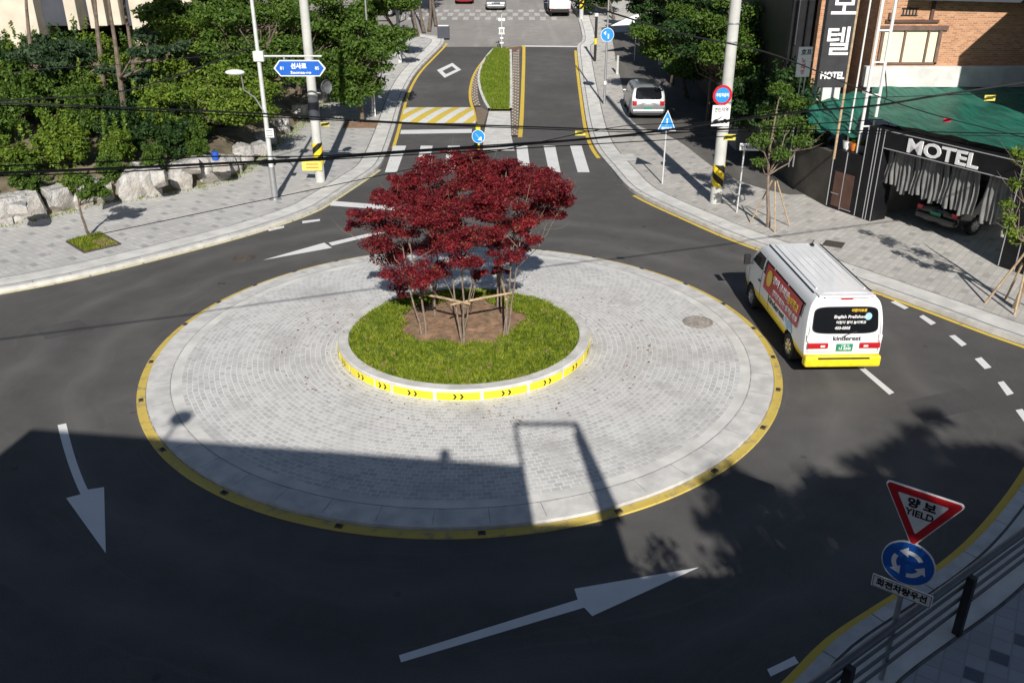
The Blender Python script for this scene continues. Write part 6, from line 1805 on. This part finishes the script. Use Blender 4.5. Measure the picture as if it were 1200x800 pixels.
RS = thing('roundabout_sign', 'round blue roundabout sign with three white arrows below the yield triangle', 'sign', (b[0], b[1], .12), R(-36.9))
zc = 1.955; RR = .31
mb = MB(); mb.plate(disc(0, zc, RR), -.02, 0); mb.build('disc', 'sign_white', RS)
mb = MB(); mb.plate(disc(0, zc, RR - .014), -.026, -.021); mb.build('blue_face', 'sign_blue', RS)
for a0 in (25, 145, 265):
    mb = MB(); ringp(mb, 0, zc, .135, .19, -.031, -.027, a0 + 8, a0 + 72, 12)
    te = a0 + 72; ca, sa = math.cos(R(te)), math.sin(R(te)); tx, tz = -sa, ca
    mb.plate([(.095 * ca, zc + .095 * sa), (.235 * ca, zc + .235 * sa), (.163 * ca + tx * .10, zc + .163 * sa + tz * .10)], -.031, -.027); mb.build('arrow', 'text_white', RS)
PL = thing('priority_plate', 'narrow white plate with Korean writing under the round blue sign', 'sign', (b[0], b[1], .12), R(-36.9))
zc = 1.53; mb = MB(); mb.box((0, -.01, zc), (.72, .02, .19)); mb.build('board', 'sign_white', PL, bevel=.01)
mb = MB()
for (x0_, x1_, z0_, z1_) in ((-.34, .34, .077, .083), (-.34, .34, -.083, -.077), (-.343, -.337, -.083, .083), (.337, .343, -.083, .083)): mb.box(((x0_ + x1_) / 2, -.0225, zc + (z0_ + z1_) / 2), (x1_ - x0_, .003, z1_ - z0_))
mb.build('border', 'ink', PL)
text('회전차량우선', .115, 'ink', PL, (0, -.024, zc), bold=.004, extr=.002, width=.60)
# guard rail on the near pavement
p0 = Vector((*G(1121, 742, .12), 0)); fd = (Vector((*G(1200, 640, 1.15), 0)) - Vector((*G(985, 800, 1.15), 0))).normalized()
fn = Vector((-fd.y, fd.x, 0)); FA = math.atan2(fd.y, fd.x)
fence = thing('guard_rail', 'grey tubular guard rail with a black post along the near pavement', 'railing', (p0.x, p0.y, .12), FA)
for s_ in (-2.75, 0, 2.9, 5.8):
    mb = MB(); mb.box((s_, 0, .50), (.11, .11, 1.02)); mb.build('post', 'black_metal', fence, bevel=.012)
for z, r_ in ((1.00, .055), (.78, .026), (.56, .026), (.34, .026)):
    mb = MB(); mb.tube([(-5, .09, z), (7, .09, z)], r_, 12); mb.build('rail', 'rail_grey', fence, smooth=True)

rg = np.random.default_rng(21); pts = []
for ln, sd_, n_ in ((Ll, -1, 260), (Rl, 1, 260), (Ll, 1, 240), (Rl, -1, 240)):
    for _ in range(n_):
        i = int(rg.uniform(2, len(ln) - 30)); dd = abs(rg.normal(0, .12)) + .02 if (sd_ == (-1 if ln is Ll else 1)) else rg.uniform(.3, 4)
        p = offset([ln[i - 1], ln[i], ln[i + 1]], sd_ * dd)[1]; onpave = sd_ == (1 if ln is Ll else -1)
        pts.append((p.x + rg.normal(0, .05), p.y, zg(p.y) + (.136 if onpave else .008)))
for _ in range(260):
    a = rg.uniform(0, 2 * PI); q = rg.uniform(2.9, 4.6); pts.append((ACX + q * math.cos(a), ACY + q * math.sin(a) + .3, .166 if q > 3.02 else .44))
pts = np.array(pts); n = len(pts); a = rg.uniform(0, 2 * PI, n); sz = rg.uniform(.015, .045, n)
V = np.empty((n, 4, 3))
for k_ in range(4):
    t = a + k_ * PI / 2; q = sz * (1 if k_ % 2 else .55)
    V[:, k_, 0] = pts[:, 0] + q * np.cos(t); V[:, k_, 1] = pts[:, 1] + q * np.sin(t); V[:, k_, 2] = pts[:, 2] + rg.uniform(0, .012, n)
mat('leaf_litter', (.16, .09, .04), .9, .5, 3, col2=(.30, .16, .08))
tag(link('fallen_leaves', trimesh('fallen_leaves', V.reshape(-1, 3), 4, 'leaf_litter')), 'dry fallen leaves along the kerbs and round the planter', 'fallen leaves', kind='stuff')
# manholes, drains
def cover(pxx, pyy, r_, z, lab, m='iron', sqr=False):
    q = G(pxx, pyy, z); t = thing('manhole_cover' if not sqr else 'drain_cover', lab, 'cover', (q[0], q[1], z))
    mb = MB()
    if sqr: mb.box((0, 0, .004), (r_ * 2, r_ * 2, .012), R(-30))
    else: mb.lathe([(r_, -.004), (r_, .010), (r_ - .04, .012), (r_ - .045, .006), (r_ - .06, .006), (r_ - .065, .012), (0, .013)], 32)
    mb.build('lid', m, t)
    if not sqr:
        mb = MB()
        for i in range(-3, 4):
            w_ = math.sqrt(max(0, (r_ * .75) ** 2 - (i * r_ * .22) ** 2)); mb.box((0, i * r_ * .22, .016), (2 * w_, .03, .006))
        mb.build('ribs', m, t)
cover(818, 377, .38, .13, 'round weathered cover in the cobbled apron near the van', 'iron_pale')
cover(286, 302, .34, .0, 'dark round cover in the asphalt left of the arrow')
cover(259, 333, .12, .0, 'small dark valve cover in the asphalt on the left')
cover(977, 286, .3, .125, 'square dark cover in the right pavement beyond the van', 'iron', True)
cover(756, 266, .10, .0, 'small valve cover in the asphalt on the right')
for (x_, y_, lab) in ((750, 194, 'light grey tactile slab pair at the right end of the crossing'),):
    pass
mb = MB(); flat(mb, px((712, 184), (742, 184), (745, 192), (717, 192)), .136); struct('tactile_paving', mb, 'kerb')
b = P(252, 181, 33.5); t = thing('water_barrel', 'small blue plastic drum between boulders and bushes', 'drum', (b[0], 33.5, b[2] - .25)); mb = MB(); mb.lathe([(0, 0), (.12, 0), (.135, .1), (.13, .2), (.135, .34), (.11, .36), (0, .36)], 20); mb.build('body', 'blue_plastic', t, smooth=True)

# ================================================================== OVERHEAD CABLES
S1 = Vector((*G(150, 378), 0)); S2 = Vector((*G(860, 285), 0)); SL = (S2.y - S1.y) / (S2.x - S1.x)
def wp(pxx, pyy):
    """point of the cable whose shadow lies on the long thin line across the roundabout"""
    d = ray(pxx, pyy)
    # S = k*d_xy + dir*(HC + k*dz)/TE ; S_y - S1.y = SL*(S_x - S1.x)
    a = (d[1] + SDY * d[2] / TE) - SL * (d[0] + SDX * d[2] / TE)
    c = (SDY * HC / TE - S1.y) - SL * (SDX * HC / TE - S1.x)
    k = -c / a; return Vector((d[0] * k, d[1] * k, HC + d[2] * k))
def cable(label, pts, r_, shift=0.0, n=40):
    w_ = [wp(*p) for p in pts]
    # smooth through the points
    P3 = []
    for i in range(len(w_) - 1):
        a, b_, c, d = w_[max(0, i - 1)], w_[i], w_[i + 1], w_[min(len(w_) - 1, i + 2)]
        for j in range(6):
            t = j / 6; P3.append(.5 * ((2 * b_) + (c - a) * t + (2 * a - 5 * b_ + 4 * c - d) * t * t + (3 * b_ - a - 3 * c + d) * t ** 3))
    P3.append(w_[-1])
    e0 = P3[0] + (P3[0] - P3[1]).normalized() * 8; e1 = P3[-1] + (P3[-1] - P3[-2]).normalized() * 8
    mb = MB(); mb.tube([e0] + P3 + [e1], r_, 6); o = mb.build('overhead_cable', 'cable', smooth=True, auto=False)
    tag(o, label, 'cable', 'overhead cables across the street'); return P3
main = [(0, 203), (120, 198), (250, 192), (370, 186), (500, 176.5), (600, 170.5), (750, 156.5), (875, 139), (950, 130), (1025, 124), (1100, 112), (1200, 97)]
cable('thickest dark cable, sagging low over the maples from left to upper right', main, .021)
cable('thin cable just above the thickest one on the left half', [(0, 194.5), (175, 187.5), (250, 183.5), (370, 183), (500, 175), (600, 168.5)], .010)
cable('second strand bound under the thickest cable at the left', [(0, 206), (120, 202.5), (250, 195), (370, 188)], .010)
cable('upper long cable crossing in front of the street lamp', [(0, 120.5), (150, 126.5), (300, 133), (475, 144), (600, 148), (750, 152.5), (900, 151.5), (1200, 157)], .013)
cable('lower strand running close under the upper long cable', [(0, 123.5), (150, 129), (300, 136.5), (475, 145), (600, 150), (750, 155), (900, 155), (1200, 160)], .008)
cable('loose cable crossing the green tarpaulin from the motel sign down right', [(700, 10), (800, 40), (900, 62), (980, 93), (1040, 117), (1107, 138), (1200, 161)], .010)
cable('thin cable rising from the right concrete pole towards the motel sign', [(640, 165), (730, 148), (850, 141), (980, 118), (1100, 112)], .007)
# cables to the lamp pole
lpz = P(297, 55, 31.5)
def freecable(label, pts, r_):
    mb = MB(); mb.tube(pts, r_, 6); tag(mb.build('overhead_cable', 'cable', smooth=True, auto=False), label, 'cable', 'overhead cables across the street')
fc = [P(-60, 122, 24), P(0, 118, 25), P(100, 113, 27), P(150, 106, 28), P(200, 92, 29), P(250, 73, 30.3), P(297, 55, 31.5)]
freecable('thick cable climbing from the left edge to the leaning lamp pole', fc, .024)
freecable('thin cable from the left bank up to the leaning lamp pole', [P(-40, 92, 27), P(60, 80, 28), P(140, 76, 29), P(240, 66, 30.5), P(297, 56, 31.5)], .010)
for (x_, y_, w_, m_, lab) in ((680, 156, 12, 'tag_yellow', 'small yellow tag hanging on the cable right of the island'), (381, 146, 10, 'tag_yellow', 'small yellow tag on the cable by the left concrete pole'), (855, 161, 14, 'tag_yellow', 'yellow cable tag right of the concrete pole'), (1160, 115, 13, 'tag_yellow', 'yellow cable tag over the shaded tarpaulin'), (1110, 141, 9, 'text_red', 'small red tag on the cable over the green tarpaulin')):
    c = wp(x_, y_); sc = (c.y * CT + (HC - c.z) * ST) / F_PX
    t = thing('cable_tag', lab, 'tag', c); mb = MB(); mb.box((0, 0, 0), (w_ * sc, .008, w_ * .5 * sc)); o = mb.build('plate', m_, t, bevel=.003)
    if m_ != 'text_red':
        mb = MB(); mb.box((0, -.006, .12 * w_ * sc), (w_ * sc * .7, .003, .05 * w_ * sc)); mb.box((0, -.006, -.08 * w_ * sc), (w_ * sc * .6, .003, .05 * w_ * sc)); mb.build('printed_lines', 'ink', o)

print('objects', len(bpy.data.objects))
